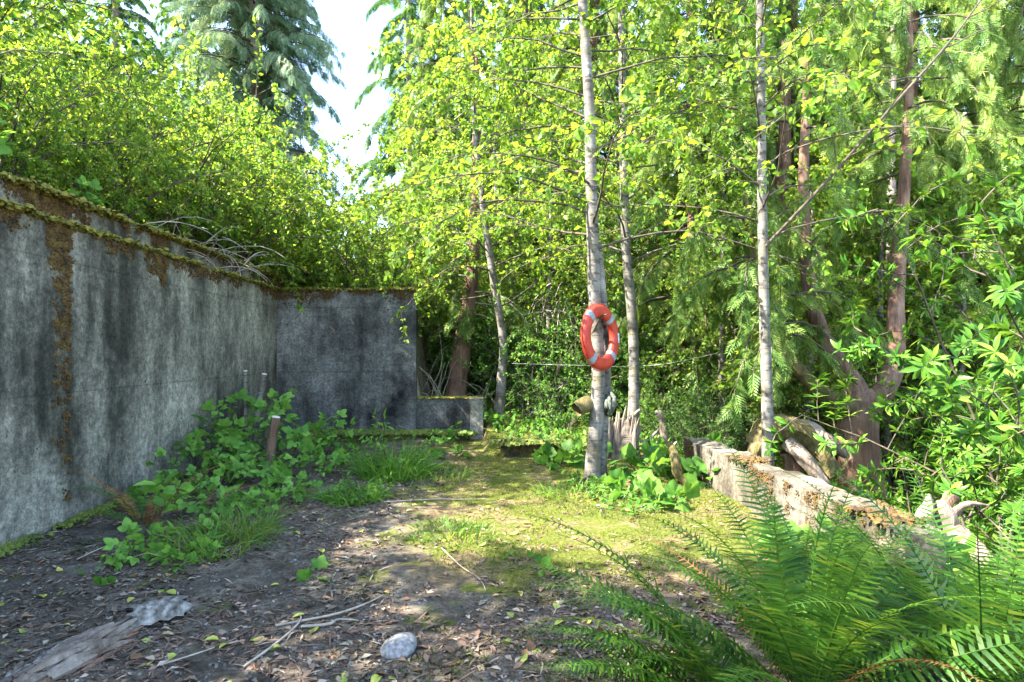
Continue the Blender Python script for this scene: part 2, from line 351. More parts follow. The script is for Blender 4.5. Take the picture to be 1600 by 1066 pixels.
# ------------------------------------------------------------------ concrete walls
def box_geo(x0, x1, y0, y1, z0, z1, step=.25, jit=.006, seed=0, top=None):
    """subdivided slab with slightly uneven faces; top(x,y) may vary its upper edge"""
    g = Geo()
    def face(o, u, v):
        nu = max(1, int(round(np.linalg.norm(u) / step))); nv = max(1, int(round(np.linalg.norm(v) / step)))
        U, Vv = np.meshgrid(np.linspace(0, 1, nu + 1), np.linspace(0, 1, nv + 1))
        P = np.array(o) + U[..., None] * np.array(u) + Vv[..., None] * np.array(v)
        i = (np.arange(nv)[:, None] * (nu + 1) + np.arange(nu)[None]).ravel(); g.add(P, np.stack([i, i + 1, i + nu + 2, i + nu + 1], -1))
    dx, dy, dz = (x1 - x0, 0, 0), (0, y1 - y0, 0), (0, 0, z1 - z0)
    face((x0, y0, z0), dx, dz); face((x1, y0, z0), dy, dz); face((x1, y1, z0), (x0 - x1, 0, 0), dz); face((x0, y1, z0), (0, y0 - y1, 0), dz)
    face((x0, y0, z1), dx, dy); face((x0, y1, z0), dx, (0, y0 - y1, 0))
    V = np.concatenate(g.V); q = np.round(V, 3)
    V = V + jit * np.stack([wob(q, 3.1, seed), wob(q, 2.7, seed + 1), wob(q, 3.4, seed + 2)], -1)
    if top is not None:
        t = (q[:, 2] > z1 - .001); V[t, 2] += top(q[t])
    g.V = [V]; return g
def tuft_tpl():
    V = []; k = 6
    for z, r in ((0, 1.), (.55, .8)): V += [[math.cos(a) * r, math.sin(a) * r, z] for a in np.arange(k) * 2 * math.pi / k]
    V += [[0, 0, .95]]; Q = [[i, (i + 1) % k, k + (i + 1) % k, k + i] for i in range(k)]; T = [[k + i, k + (i + 1) % k, 2 * k] for i in range(k)]
    return np.array(V), [np.array(Q), np.array(T)]
TUFT = tuft_tpl()
def moss_on(pts, normals, smin, smax, rng=R0, flat=.55):
    pts = np.repeat(pts, 3, 0) + rng.normal(0, smax * .8, (len(pts) * 3, 3)) * (1 - .85 * np.abs(np.repeat(normals, 3, 0))); normals = np.repeat(normals, 3, 0); normals = nrm(normals + rng.normal(0, .35, normals.shape)); smin, smax, flat = smin * .42, smax * .5, flat * 2.2
    g = Geo(); n = len(pts); d = nrm(np.cross(normals, rng.normal(size=(n, 3)))); y = np.cross(normals, d)
    s = rng.uniform(smin, smax, n) ; Rm = np.stack([d, y, normals * rng.uniform(flat * .5, flat * 1.3, (n, 1))], -1)
    V0 = TUFT[0]
    scatter(g, (V0, TUFT[1]), pts, Rm, s)
    V = g.V[0]; g.V[0] = V + rng.normal(0, .2, V.shape) * np.repeat(s, len(V0))[:, None]
    return g
def moss_strip(p0, p1, width, n, smin, smax, nv=(0, 0, 1), side=(1, 0, 0), rng=R0, seed=1, thr=-.4):
    t = rng.uniform(0, 1, n * 2); p0, p1 = np.array(p0), np.array(p1); side = np.array(side, float)
    P = p0 + (p1 - p0) * t[:, None] + side * rng.uniform(-.5, .5, (n * 2, 1)) * width
    k = wob(P, 2.5, seed) > thr; P = P[k][:n]
    return moss_on(P, np.tile(nrm(np.array(nv, float)), (len(P), 1)), smin, smax, rng)
def moss_drip(o, u, v, wid, hgt, n, smin, smax, normal, rng=R0, seed=1, taper=.5, rag=.5):
    """ragged hanging patch: o top centre, u across, v downwards"""
    a = rng.uniform(-.5, .5, n); b = rng.uniform(0, 1, n) ** 1.2; u, v, o = np.array(u, float), np.array(v, float), np.array(o)
    P = o + a[:, None] * u * wid * (1 - taper * b[:, None]) + b[:, None] * v * hgt
    k = wob(P, 7 / max(.25, wid) * .35 + 3, seed) + .7 * wob(P, 17., seed + 2) + rng.normal(0, .25, n) > -rag + b * 1.1 - .1; P = P[k]
    return moss_on(P, np.tile(nrm(np.array(normal, float)), (len(P), 1)), smin, smax, rng, .5)

LEDGE, TOPZ = 2.78, 3.05
tw = thing('retaining_wall', 'long stained grey concrete retaining wall with mossy stepped top', 'wall', (WX - .15, 6, 0))
obj('wall_body', box_geo(WX - .32, WX, 1.5, 11.52, -.4, LEDGE, .3, .008, 1), M['wall'], tw)
obj('upper_step', box_geo(WX - .48, WX - .13, 1.5, 11.9, 2.45, TOPZ, .3, .008, 4), M['wall'], tw)
g = moss_strip((WX - .06, 2.5, LEDGE), (WX - .06, 11.5, LEDGE), .16, 3400, .02, .065)
obj('ledge_moss', g, M['moss'], tw, 'stuff')
g = moss_strip((WX - .16, 2.5, TOPZ), (WX - .16, 11.8, TOPZ), .15, 3400, .02, .07, seed=3)
obj('top_moss', g, M['moss'], tw, 'stuff')
def wall_pt(px, py, x=WX):     # point of the left wall face seen at a pixel
    Y = x * F / (px - 749); return np.array([x + .004, Y, CAMZ - (py - 550) / F * Y])
def left_drip(px, py, wid, hgt, n, x=WX, seed=1, taper=.4, rag=.5):
    return moss_drip(wall_pt(px, py, x), (0, 1, 0), (0, 0, -1), wid, hgt, n, .012, .032, (1, 0, .2), seed=seed, taper=taper, rag=rag)
for px, py, wd, h, n, x, sd_, tp, rg in [(92, 346, .34, .42, 520, WX, 2, .3, .7), (97, 400, .2, 2.3, 1100, WX, 5, .1, .45), (246, 402, .5, .32, 420, WX, 7, .5, .6), (425, 452, 1.2, .22, 400, WX, 9, .2, .3),
                              (20, 332, .5, .12, 180, WX, 11, .2, .3), (330, 425, 2.2, .14, 420, WX, 12, .1, .2), (175, 380, .8, .12, 220, WX, 13, .1, .2),
                              (75, 300, .62, .27, 900, WX - .13, 15, .1, .9), (125, 318, .3, .27, 260, WX - .13, 16, .3, .6), (25, 280, .35, .2, 240, WX - .13, 17, .4, .4),
                              (247, 370, .34, .27, 360, WX - .13, 19, .1, .9), (205, 352, .35, .16, 180, WX - .13, 21, .3, .4), (360, 405, 2.6, .17, 420, WX - .13, 23, .2, .3), (428, 430, 1.6, .27, 600, WX - .13, 27, .0, .9)]:
    obj('moss_patch', left_drip(px, py, wd, h, n, x, sd_, tp, rg), M['moss_brown'], tw, 'stuff')
obj('foot_moss', moss_strip((WX + .03, 3.2, .02), (WX + .03, 9, .02), .1, 700, .02, .06, seed=6, thr=0), M['moss_green'], tw, 'stuff')

BX0, BX1, BY = WX - .05, -1.20, 11.5
tb = thing('back_wall', 'dark stained concrete wall standing square across the yard end', 'wall', (-2.5, BY + .15, 0))
obj('wall_body', box_geo(WX - .3, BX1, BY + .03, BY + .33, -.3, LEDGE + .0, .3, .008, 8), M['wall_dark'], tb)
obj('top_moss', moss_strip((WX + .02, BY + .15, LEDGE), (BX1 - .02, BY + .15, LEDGE), .26, 1300, .025, .06, side=(0, 1, 0), seed=4, thr=-.8), M['moss'], tb, 'stuff')
for xc, wd, h, n, s_ in [(-3.3, 1.1, .35, 700, 3), (-2.2, 1.6, .12, 400, 6), (-1.5, .6, .2, 200, 9), (-3.75, .25, .3, 160, 12)]:
    obj('moss_patch', moss_drip((xc, BY + .025, LEDGE - .01), (1, 0, 0), (0, 0, -1), wd, h, n, .014, .035, (0, -1, .2), seed=s_, taper=.2, rag=.4), M['moss_brown'], tb, 'stuff')
LWX1 = .07
tl = thing('low_wall', 'knee-high dark concrete wall ending in a short square pillar', 'wall', (-.5, BY + .15, 0))
obj('wall_body', box_geo(BX1 + .002, LWX1 - .03, BY + .06, BY + .3, -.3, .72, .25, .006, 12), M['wall_dark'], tl)
obj('pillar', box_geo(-.17, LWX1, 11.12, BY + .055, -.3, .735, .2, .006, 14), M['wall'], tl)
obj('top_moss', moss_strip((BX1 + .02, BY + .18, .72), (LWX1 - .02, BY + .18, .72), .22, 500, .02, .045, side=(0, 1, 0), seed=5, thr=-.9), M['moss'], tl, 'stuff')
M['kerb'] = nmat('mossy_kerb', [(.35, (.025, .022, .012)), (.55, (.07, .08, .018)), (.75, (.14, .13, .03))], 5, bs=50, bstr=1.)
k1 = thing('mossy_kerb', 'low mossy concrete footing along the base of the walls', 'kerb', (-1.8, 11, 0))
obj('kerb_body', box_geo(-3.2, -.18, 10.92, 11.3, -.2, .13, .2, .012, 16), M['kerb'], k1)
obj('moss', moss_strip((-3.2, 11.05, .13), (-.2, 11.05, .13), .34, 1500, .03, .075, side=(0, 1, 0), seed=7, thr=-.5), M['moss_green'], k1, 'stuff')
k2 = thing('mossy_kerb', 'short moss-capped kerb block beside the ring alder', 'kerb', (.75, 9.4, 0))
obj('kerb_body', box_geo(.33, 1.18, 9.25, 9.55, -.2, .2, .2, .014, 18), M['kerb'], k2)
obj('moss', moss_strip((.33, 9.4, .2), (1.18, 9.4, .2), .3, 800, .03, .07, side=(0, 1, 0), seed=8, thr=-2), M['moss_green'], k2, 'stuff')
obj('front_moss', moss_drip((.75, 9.245, .21), (1, 0, 0), (0, 0, -1), .85, .2, 260, .02, .045, (0, -1, .3), seed=4, taper=0, rag=.6), M['moss_brown'], k2, 'stuff')
tp = thing('parapet_wall', 'low pale concrete parapet with crumbled mossy top along the yard edge', 'wall', (2.9, 6, 0))
obj('wall_body', box_geo(2.74, 3.0, 3.9, 8.15, -.5, .45, .12, .016, 20, top=lambda q: .035 * wob(q, 3.3, 2) - .03 * (wob(q, 1.1, 7) > .45)), M['parapet'], tp)
obj('top_moss', moss_strip((2.87, 3.9, .45), (2.87, 8.1, .45), .24, 800, .02, .05, seed=9, thr=.1), M['moss_brown'], tp, 'stuff')
for yc, wd, h in [(5.9, .5, .35), (5.2, .6, .4), (4.5, .8, .35), (7.95, .3, .4)]:
    obj('moss_patch', moss_drip((2.733, yc, .44), (0, 1, 0), (0, 0, -1), wd, h, 420, .009, .02, (-1, 0, .2), seed=int(yc * 3), taper=.3, rag=.2), M['moss_brown'], tp, 'stuff')

# ------------------------------------------------------------------ plant builders
def leaves_on(g, tpl, P, per, size, rng, t0=.15, spread=.9, flat=.55, hang=.25, collect=None):
    n = len(P); idx = np.repeat(np.arange(n), per); t = rng.uniform(t0, 1., n * per)
    pos, tan = along(P, idx, t); sd_ = nrm(np.cross(tan, rng.normal(size=pos.shape)))
    d = nrm(tan * .55 + sd_ * spread + np.array([0, 0, -hang]))
    up = nrm(np.array([0, 0, 1.]) * flat + rng.normal(0, .5, pos.shape))
    Rm = frames(d, up); s = size * rng.uniform(.45, 1.3, len(pos))
    pos = pos + d * (s * .15)[:, None]
    if g is not None: scatter(g, tpl, pos, Rm, s)
    return pos, Rm, s
def leaf_objects(tpl, name, mat_, parent, pos, Rm, s, variants=None):
    me = Geo().add(*tpl).mesh(name); me.materials.append(mat_); b = np.array(parent.location)
    for p, r, k in zip(pos, Rm, s):
        o = bpy.data.objects.new(name, me); COL.objects.link(o); o.parent = parent
        M4 = np.eye(4); M4[:3, :3] = r * k; M4[:3, 3] = p - b; o.matrix_basis = Matrix(M4.tolist())
def pix(p):
    return 749 + p[:, 0] / p[:, 1] * F, 550 - (p[:, 2] - CAMZ) / p[:, 1] * F

def broadleaf(t, trunk_pts, radii, lo, nbr, Lmax, per, lsize, seed, leafmat, barkmat, nsub=8, own=0, up=.35, tpl=None, az_bias=None, k=12, stems=None, subf=.42):
    rng = np.random.default_rng(seed); g = Geo(); P, r = trunk_geo(g, trunk_pts, radii, 40, k, .05, 4., seed=seed)
    if stems:
        for sp, sr in stems: trunk_geo(g, sp, sr, 30, k, .05, 4., seed=seed + 3)
    obj('trunk', g, barkmat, t); P = P[:-1]
    zt = P[-1, 2]; z0 = lo; u = (np.arange(nbr) + rng.uniform(0, 1, nbr)) / nbr; z = z0 + (zt - z0) * u ** .9
    S = np.stack([np.interp(z, P[:, 2], P[:, i]) for i in range(3)], -1)
    az = np.arange(nbr) * 2.4 + rng.normal(0, .3, nbr)
    if az_bias is not None: 
        q = rng.uniform(size=nbr) < az_bias[1]; az = np.where(q, az_bias[0] + rng.normal(0, .7, nbr), az)
    el = rng.uniform(.25, .75, nbr); D = np.stack([np.cos(az) * np.cos(el), np.sin(az) * np.cos(el), np.sin(el) * up * 2], -1)
    L = Lmax * (1 - .72 * u) * rng.uniform(.7, 1.1, nbr); B = grow(S, D, L, 8, .10, .12, rng)
    rb = np.interp(z, P[:, 2], r[:len(P)])[:, None] * .25 * np.linspace(1, .12, 8)[None]
    gb = Geo(); gb.add(*tube_batch(B, np.maximum(rb, .003), 5))
    idx = np.repeat(np.arange(nbr), nsub); tt = np.tile(np.linspace(.18, .98, nsub), nbr) + rng.normal(0, .03, nbr * nsub)
    S2, T2 = along(B, idx, tt); sd_ = nrm(np.cross(T2, np.array([0, 0, 1.])) * np.where(np.arange(len(idx)) % 2 == 0, 1, -1)[:, None] + rng.normal(0, .35, S2.shape))
    L2 = L[idx] * subf * (1.05 - .5 * tt) * rng.uniform(.7, 1.2, len(idx)); B2 = grow(S2, T2 * .6 + sd_ * .8, L2, 6, .22, .14, rng)
    gb.add(*tube_batch(B2, np.linspace(.006, .002, 6)[None] * np.ones((len(B2), 1)), 3))
    obj('branches', gb, M['twig'], t)
    gl = Geo(); tpl = tpl or lt_low(); pos, Rm, s = leaves_on(None, tpl, B2, per, lsize, rng)
    sel = np.zeros(len(pos), bool)
    if own:
        x, y = pix(pos); vis = np.where((x > 0) & (x < 1600) & (y > 0) & (y < 700) & (pos[:, 1] > 0))[0]
        dd = pos[vis, 1] + rng.uniform(0, .6, len(vis)); sel[vis[np.argsort(dd)[:own]]] = True
    scatter(gl, tpl, pos[~sel], Rm[~sel], s[~sel]); obj('crown', gl, leafmat, t, 'stuff')
    if own: leaf_objects(lt_ovate(), 'leaf', leafmat, t, pos[sel], Rm[sel], s[sel])
    return t

def conifer_geo(Hh, r0, lo, nbr, Lmax, seed, per=20, spr=.42, droop=.35, hang=.55, gap=0, upturn=0.):
    rng = np.random.default_rng(seed); gt = Geo(); P, r = trunk_geo(gt, [(0, 0, -.3), (.05, .03, Hh * .3), (-.05, .06, Hh * .65), (0, 0, Hh)], [r0 * 1.25, r0 * .85, r0 * .5, .02], 30, 12, .05, 2., .05, seed=seed)
    u = (np.arange(nbr) + rng.uniform(0, 1, nbr)) / nbr; z = lo + (Hh * .985 - lo) * u; S = np.stack([np.interp(z, P[:, 2], P[:, i]) for i in range(3)], -1)
    az = np.arange(nbr) * 2.4 + rng.normal(0, .4, nbr); D = np.stack([np.cos(az), np.sin(az), rng.uniform(-.1, .25, nbr)], -1)
    L = Lmax * (1 - u) ** .75 * rng.uniform(.6, 1.1, nbr) + .35; B = grow(S, D, L, 9, droop, .07, rng)
    B[:, :, 2] += upturn * (np.linspace(0, 1, 9) ** 3)[None] * L[:, None]
    gb = Geo(); gb.add(*tube_batch(B, np.maximum(.012 * L[:, None] * np.linspace(1, .1, 9)[None], .003), 4))
    idx = np.repeat(np.arange(nbr), per * 2); tt = np.tile(np.repeat(np.linspace(.14, 1, per), 2), nbr) + rng.normal(0, .02, len(idx))
    pos, T = along(B, idx, tt); sgn = np.tile([1, -1], nbr * per)[:, None]
    side = nrm(np.cross(T, np.array([0, 0, 1.]))) * sgn
    d = nrm(T * .55 + side * rng.uniform(.2, .9, (len(idx), 1)) + np.array([0, 0, -1.]) * (hang * rng.uniform(.4, 1.4, (len(idx), 1))) + rng.normal(0, .12, pos.shape))
    s = spr * (1.15 - .55 * tt) * rng.uniform(.65, 1.25, len(idx)) * np.clip(L[idx] / Lmax + .45, .5, 1.2)
    gl = Geo(); scatter(gl, lt_spray(), pos, frames(d, nrm(np.array([0, 0, 1.]) + side * .5 + rng.normal(0, .35, pos.shape))), s)
    return gt, gb, gl
def conifer(name, label, geos, barkmat, leafmat, group=None):
    t = thing(name, label, 'tree', group=group); gt, gb, gl = geos
    obj('trunk', gt, barkmat, t); obj('branches', gb, M['twig'], t); obj('crown', gl, leafmat, t, 'stuff'); return t
def shrub_proto(name, label, Hh, Rr, seed, nst, per, lsize, leafmat, tpl, group=None, cat='shrub', nsub=9, lean=.55):
    rng = np.random.default_rng(seed); t = thing(name, label, cat, group=group)
    az = np.arange(nst) * 2.4 + rng.normal(0, .4, nst); D = np.stack([np.cos(az) * lean, np.sin(az) * lean, np.ones(nst)], -1)
    B = grow(np.stack([np.cos(az) * .12, np.sin(az) * .12, 0 * az - .1], -1), D, Hh * rng.uniform(.65, 1.15, nst), 8, .12, .1, rng)
    g = Geo(); g.add(*tube_batch(B, np.linspace(.022, .005, 8)[None] * np.ones((nst, 1)), 5)); 
    idx = np.repeat(np.arange(nst), nsub); tt = np.tile(np.linspace(.2, .99, nsub), nst)
    S2, T2 = along(B, idx, tt); D2 = nrm(T2 * .5 + nrm(np.cross(T2, rng.normal(size=S2.shape))) + np.array([0, 0, .15]))
    B2 = grow(S2, D2, Rr * .62 * rng.uniform(.5, 1.1, len(idx)), 6, .15, .16, rng); g.add(*tube_batch(B2, np.linspace(.007, .002, 6)[None] * np.ones((len(B2), 1)), 3))
    obj('stems', g, M['twig'], t); gl = Geo(); leaves_on(gl, tpl, B2, per, lsize, rng, .05); obj('foliage', gl, leafmat, t, 'stuff'); return t
placed = {}
def place(proto, x, y, sc=1., rz=0., z=None, label=None, dz=0.):
    key = proto.name; o = proto if key not in placed else copy_tree(proto); placed[key] = 1
    zz = float(H(x, y)) if z is None else z
    o.location = (float(x), float(y), zz + dz); o.rotation_euler = (0, 0, rz); o.scale = (sc, sc, sc)
    if label: o['label'] = label
    elif key in LOOK:
        px = 749 + x / y * F
        where = ('behind the dark back wall' if y > 12.2 and x > -4.7 else 'rooted along the top of the retaining wall' if x > -5.45 else 'high on the bank above the retaining wall') if key == 'bank_shrub' else \
            ('on the hill beyond the bank shrubs' if px < 560 else 'behind the leaning conifer and low wall' if px < 790 else 'in the wood behind the lifebuoy alder' if px < 1045 else 'in the wood beyond the parapet' if px < 1300 else 'in the wood round the forked cedar')
        o['label'] = LOOK[key] + ' ' + where; o['group'] = o['label']
    return o
LOOK = {'bank_shrub': 'bright yellow-green shrub', 'understory_shrub': 'mid-green leafy shrub', 'shade_shrub': 'dark green broad-leaved shrub', 'young_alder': 'young bright-leaved alder', 'cedar_tree': 'drooping red cedar', 'hemlock_tree': 'tall dark hemlock far off'}

# ------------------------------------------------------------------ alders
b1 = gp(927, 748)
t = thing('alder_tree', 'twin-stemmed pale alder with the orange lifebuoy hung on its trunk', 'tree', b1)
broadleaf(t, [b1 + [-.03, 0, -.2], b1 + [-.01, 0, .1], at(935, 600, 7.68), at(929, 470, 7.66), at(925, 330, 7.66), at(920, 150, 7.68), at(910, 0, 7.7), at(905, -200, 7.75), at(900, -420, 7.8)], [.17, .10, .084, .078, .073, .065, .058, .045, .015], 2.7, 46, 3.7, 24, .085, 5, M['alder_leaf'], M['alder_bark'], 11, own=260, k=16,
          stems=[([b1 + [.10, .13, -.2], b1 + [.13, .16, .5], at(946, 560, 7.86), at(940, 470, 7.8), at(934, 380, 7.72)], [.10, .085, .075, .07, .05])], az_bias=(math.pi * .93, .4))
b2 = at(983, 705, 9.9); b2[2] = H(b2[0], b2[1])
t = thing('alder_tree', 'slender pale alder leaning beside the splintered driftwood stump', 'tree', b2)
broadleaf(t, [b2 + [0, 0, -.2], at(990, 640, 9.9), at(989, 520, 9.9), at(978, 380, 9.9), at(974, 200, 9.9), at(971, 0, 9.9), at(970, -200, 10)], [.12, .092, .08, .074, .066, .055, .015], 2.9, 40, 3.3, 22, .085, 6, M['alder_leaf'], M['alder_bark'], 10, own=60, k=14)
b3 = at(1200, 735, 7.4); b3[2] = H(b3[0], b3[1])
t = thing('alder_tree', 'straight thin alder rising just outside the pale parapet', 'tree', b3)
broadleaf(t, [b3 + [0, 0, -.2], at(1199, 640, 7.4), at(1194, 480, 7.4), at(1191, 330, 7.4), at(1189, 150, 7.4), at(1187, 0, 7.4), at(1184, -260, 7.4)], [.08, .068, .06, .055, .05, .045, .012], 2.8, 34, 2.8, 18, .085, 7, M['alder_leaf'], M['alder_bark'], 9, own=120, k=14)
b4 = at(780, 665, 12); b4[2] = H(b4[0], b4[1])
t = thing('alder_tree', 'curved slim alder behind the short pillar of the low wall', 'tree', b4)
broadleaf(t, [b4 + [0, 0, -.2], at(784, 590, 12), at(786, 530, 12), at(770, 430, 12), at(752, 300, 12), at(741, 180, 12), at(738, 60, 12), at(735, -60, 12)], [.12, .095, .085, .075, .062, .05, .04, .012], 2.4, 54, 3.3, 24, .085, 8, M['alder_leaf'], M['alder_bark'], 10, k=12)
b5 = np.array([-6.6, 6.6, 0]); b5[2] = H(b5[0], b5[1])
t = thing('alder_tree', 'leafy alder on the bank above the retaining wall', 'tree', b5)
broadleaf(t, [b5 + [0, 0, -.2], b5 + [.1, 0, 1.5], b5 + [.25, .1, 3.2], b5 + [.2, .1, 5.2]], [.12, .1, .07, .015], b5[2] + 1.2, 40, 3.0, 22, .09, 9, M['alder_leaf'], M['alder_bark'], 10, own=80)
# the long slanting bough crossing the cedars
g = Geo(); P_ = [at(1196, 385, 7.35), at(1290, 285, 6.9), at(1400, 160, 6.5), at(1480, 70, 6.3), at(1540, -10, 6.2)]
tb_ = thing('fallen_bough', 'long bare slanting bough caught against the parapet alder', 'branch', P_[0])
trunk_geo(g, P_, [.02, .018, .015, .012, .008], 24, 8, .08, 6.); obj('limb', g, M['twig'], tb_)
rg = np.random.default_rng(3); B = smooth_path(P_, 16); S_ = B[[5, 7, 9, 11, 13]]; q = grow(S_, nrm(rg.normal(0, .6, (5, 3)) + np.array([.3, -.2, .5])), np.array([.8, .7, .9, .7, .6]), 6, .1, .15, rg)
for i in range(5): obj('twig', Geo().add(*tube_batch(q[i:i + 1], np.linspace(.009, .003, 6)[None], 4)), M['twig'], tb_)

# ------------------------------------------------------------------ conifers
cA = conifer('cedar_tree', 'drooping red cedar in the wood behind the yard', conifer_geo(17, .19, .9, 230, 3.7, 21, 20, .48, .34, .6), M['cedar_bark'], M['cedar_leaf'], 'cedars behind the yard')
for px, Y, sc, rz in [(1085, 13.5, 1., .3), (1240, 15, 1.05, 1.9), (1420, 13, .95, 3.4), (1610, 14.5, 1.1, 4.4), (930, 18, 1.1, 2.2), (820, 20.5, 1.05, 5.1), (1330, 20, 1.2, .8), (690, 19, .82, 1.4), (1520, 22, 1.2, 2.9), (1160, 22, 1.25, 4.0), (1790, 10, .9, 5.3)]:
    x = (px - 749) / F * Y; place(cA, x, Y, sc, rz)
cB = conifer('hemlock_tree', 'dark hemlock in the far rank of the forest', conifer_geo(20, .24, .8, 130, 4.2, 33, 22, .66, .22, .42), M['grey_bark'], M['dark_leaf'], 'far hemlocks')
for i, px in enumerate(range(640, 1760, 95)):
    Y = 27 + (i * 37 % 11) ; place(cB, (px - 749) / F * Y, Y, 1.0 + .12 * (i % 3), i * 1.3)
for i, (px, Y) in enumerate([(180, 27), (60, 24), (-60, 22), (290, 30), (-200, 16)]): place(cB, (px - 749) / F * Y, Y, .85, i * 1.1)
cF = conifer('fir_tree', 'tall blue-green fir towering above the bank shrubs', conifer_geo(24, .26, 2.4, 420, 3.7, 44, 16, .62, .16, .75, upturn=.05), M['grey_bark'], M['fir_leaf'])
x = (398 - 749) / F * 22; place(cF, x, 22, 1., .6)
# leaning conifer behind the low wall
bl = at(706, 620, 13.2); bl[2] = H(bl[0], bl[1]); tc = thing('leaning_conifer', 'reddish leaning conifer trunk with bare twigs behind the low wall', 'tree', bl)
g = Geo(); Pl = [bl + [0, 0, -.3], at(716, 590, 13.2), at(728, 500, 13.2), at(736, 440, 13.2), at(742, 330, 13.2), at(745, 200, 13.2), at(745, 60, 13.2)]
trunk_geo(g, Pl, [.25, .21, .17, .15, .12, .09, .03], 30, 12, .08, 4., .04); obj('trunk', g, M['cedar_bark'], tc)
rg = np.random.default_rng(8); n = 34; B = smooth_path(Pl, 40); S_ = B[rg.integers(12, 38, n)]; a = rg.uniform(0, 6.28, n)
q = grow(S_, np.stack([np.cos(a), np.sin(a), rg.uniform(-.1, .3, n)], -1), rg.uniform(1., 2.4, n), 8, .25, .1, rg); gb = Geo(); gb.add(*tube_batch(q, np.linspace(.022, .004, 8)[None] * np.ones((n, 1)), 4)); obj('branches', gb, M['dead_twig'], tc)
gl = Geo(); idx = np.repeat(np.arange(n), 36); pos, T = along(q, idx, rg.uniform(.25, 1, len(idx))); scatter(gl, lt_spray(), pos, frames(nrm(T * .5 + rg.normal(0, .5, pos.shape) + [0, 0, -.4]), nrm(rg.normal(0, .4, pos.shape) + [0, 0, 1])), rg.uniform(.2, .42, len(pos))); obj('crown', gl, M['cedar_leaf'], tc, 'stuff')

# the big forked cedar at the right
bc = at(1347, 745, 9.); bc[2] = H(bc[0], bc[1]); tc = thing('forked_cedar', 'thick fibrous red cedar forking low into three curving limbs', 'tree', bc)
g = Geo(); trunk_geo(g, [bc + [.05, 0, -.3], bc + [0, 0, .15], at(1340, 690, 9), at(1340, 640, 9), at(1350, 615, 9.05)], [.36, .29, .25, .26, .22], 26, 22, .05, 3., .10, seed=2); obj('trunk', g, M['cedar_bark'], tc)
LB = []
for pts, rr in [([at(1345, 640, 9), at(1312, 628, 8.9), at(1280, 612, 8.8), at(1250, 580, 8.75), at(1222, 545, 8.8), at(1200, 500, 8.9), at(1180, 420, 9), at(1165, 300, 9.1)], [.15, .15, .12, .095, .08, .07, .05, .02]),
                ([at(1350, 640, 9), at(1325, 590, 9.1), at(1295, 545, 9.2), at(1275, 500, 9.3), at(1262, 430, 9.4), at(1255, 300, 9.5), at(1262, 100, 9.6), at(1265, -100, 9.7)], [.2, .15, .14, .12, .1, .08, .05, .02]),
                ([at(1352, 640, 9), at(1385, 600, 9.05), at(1398, 560, 9.1), at(1400, 470, 9.2), at(1410, 330, 9.3), at(1420, 150, 9.4), at(1420, -80, 9.5)], [.2, .16, .14, .11, .09, .06, .02])]:
    g = Geo(); P_, r_ = trunk_geo(g, pts, rr, 34, 12, .07, 4., .05, seed=len(LB)); obj('limb', g, M['mossy_wood'] if not LB else M['cedar_bark'], tc); LB.append(P_[:-1])
rg = np.random.default_rng(18); S_ = np.concatenate([l[rg.integers(21, 33, 26)] for l in LB]); n = len(S_); a = rg.uniform(0, 6.28, n)
q = grow(S_, np.stack([np.cos(a), np.sin(a), rg.uniform(-.1, .35, n)], -1), rg.uniform(.9, 2.3, n), 9, .34, .1, rg); gb = Geo(); gb.add(*tube_batch(q, np.linspace(.02, .003, 9)[None] * np.ones((n, 1)), 4)); obj('branches', gb, M['twig'], tc)
gl = Geo(); idx = np.repeat(np.arange(n), 46); pos, T = along(q, idx, rg.uniform(.15, 1, len(idx))); scatter(gl, lt_spray(), pos, frames(nrm(T * .4 + rg.normal(0, .45, pos.shape) + [0, 0, -.6]), nrm(rg.normal(0, .4, pos.shape) + [0, 0, 1])), rg.uniform(.18, .38, len(pos))); obj('crown', gl, M['cedar_leaf'], tc, 'stuff')
# bare trunks toward the beach
for px, pyb, Y, r_, lab, mt in [(1490, 715, 13, .22, 'stout red cedar trunk standing above the beach', 'cedar_bark'), (1516, 700, 14, .3, 'knotted grey trunk with a burl above the beach', 'grey_bark'), (1232, 690, 13, .2, 'dark short-limbed trunk behind the mossy root wad', 'cedar_bark'), (1403, 715, 11, .1, 'thin straight trunk right beside the forked cedar', 'grey_bark')]:
    b = at(px, pyb, Y); b[2] = H(b[0], b[1]); tt_ = thing('forest_trunk', lab, 'tree', b, group=None); g = Geo()
    trunk_geo(g, [b + [0, 0, -.3], b + [.05, 0, 1.5], b + [-.05, .1, 4], b + [0, .1, 9]], [r_ * 1.3, r_, r_ * .85, r_ * .4], 30, 14, .10, 3., .07, seed=int(px)); obj('trunk', g, M[mt], tt_)
    rg = np.random.default_rng(px); n = 34; S_ = np.stack([np.full(n, b[0]), np.full(n, b[1]), b[2] + rg.uniform(1.8, 8.8, n)], -1); a = rg.uniform(0, 6.28, n)
    q = grow(S_, np.stack([np.cos(a), np.sin(a), 0 * a], -1), rg.uniform(1.2, 2.6, n), 8, .25, .1, rg); gb = Geo().add(*tube_batch(q, np.linspace(.025, .004, 8)[None] * np.ones((n, 1)), 4)); obj('branches', gb, M['twig'], tt_)
    gl = Geo(); idx = np.repeat(np.arange(n), 64); pos, T = along(q, idx, rg.uniform(.1, 1, len(idx))); scatter(gl, lt_spray(), pos, frames(nrm(T * .5 + rg.normal(0, .5, pos.shape) + [0, 0, -.5]), nrm(rg.normal(0, .4, pos.shape) + [0, 0, 1])), rg.uniform(.2, .45, len(pos))); obj('crown', gl, M['cedar_leaf'], tt_, 'stuff')

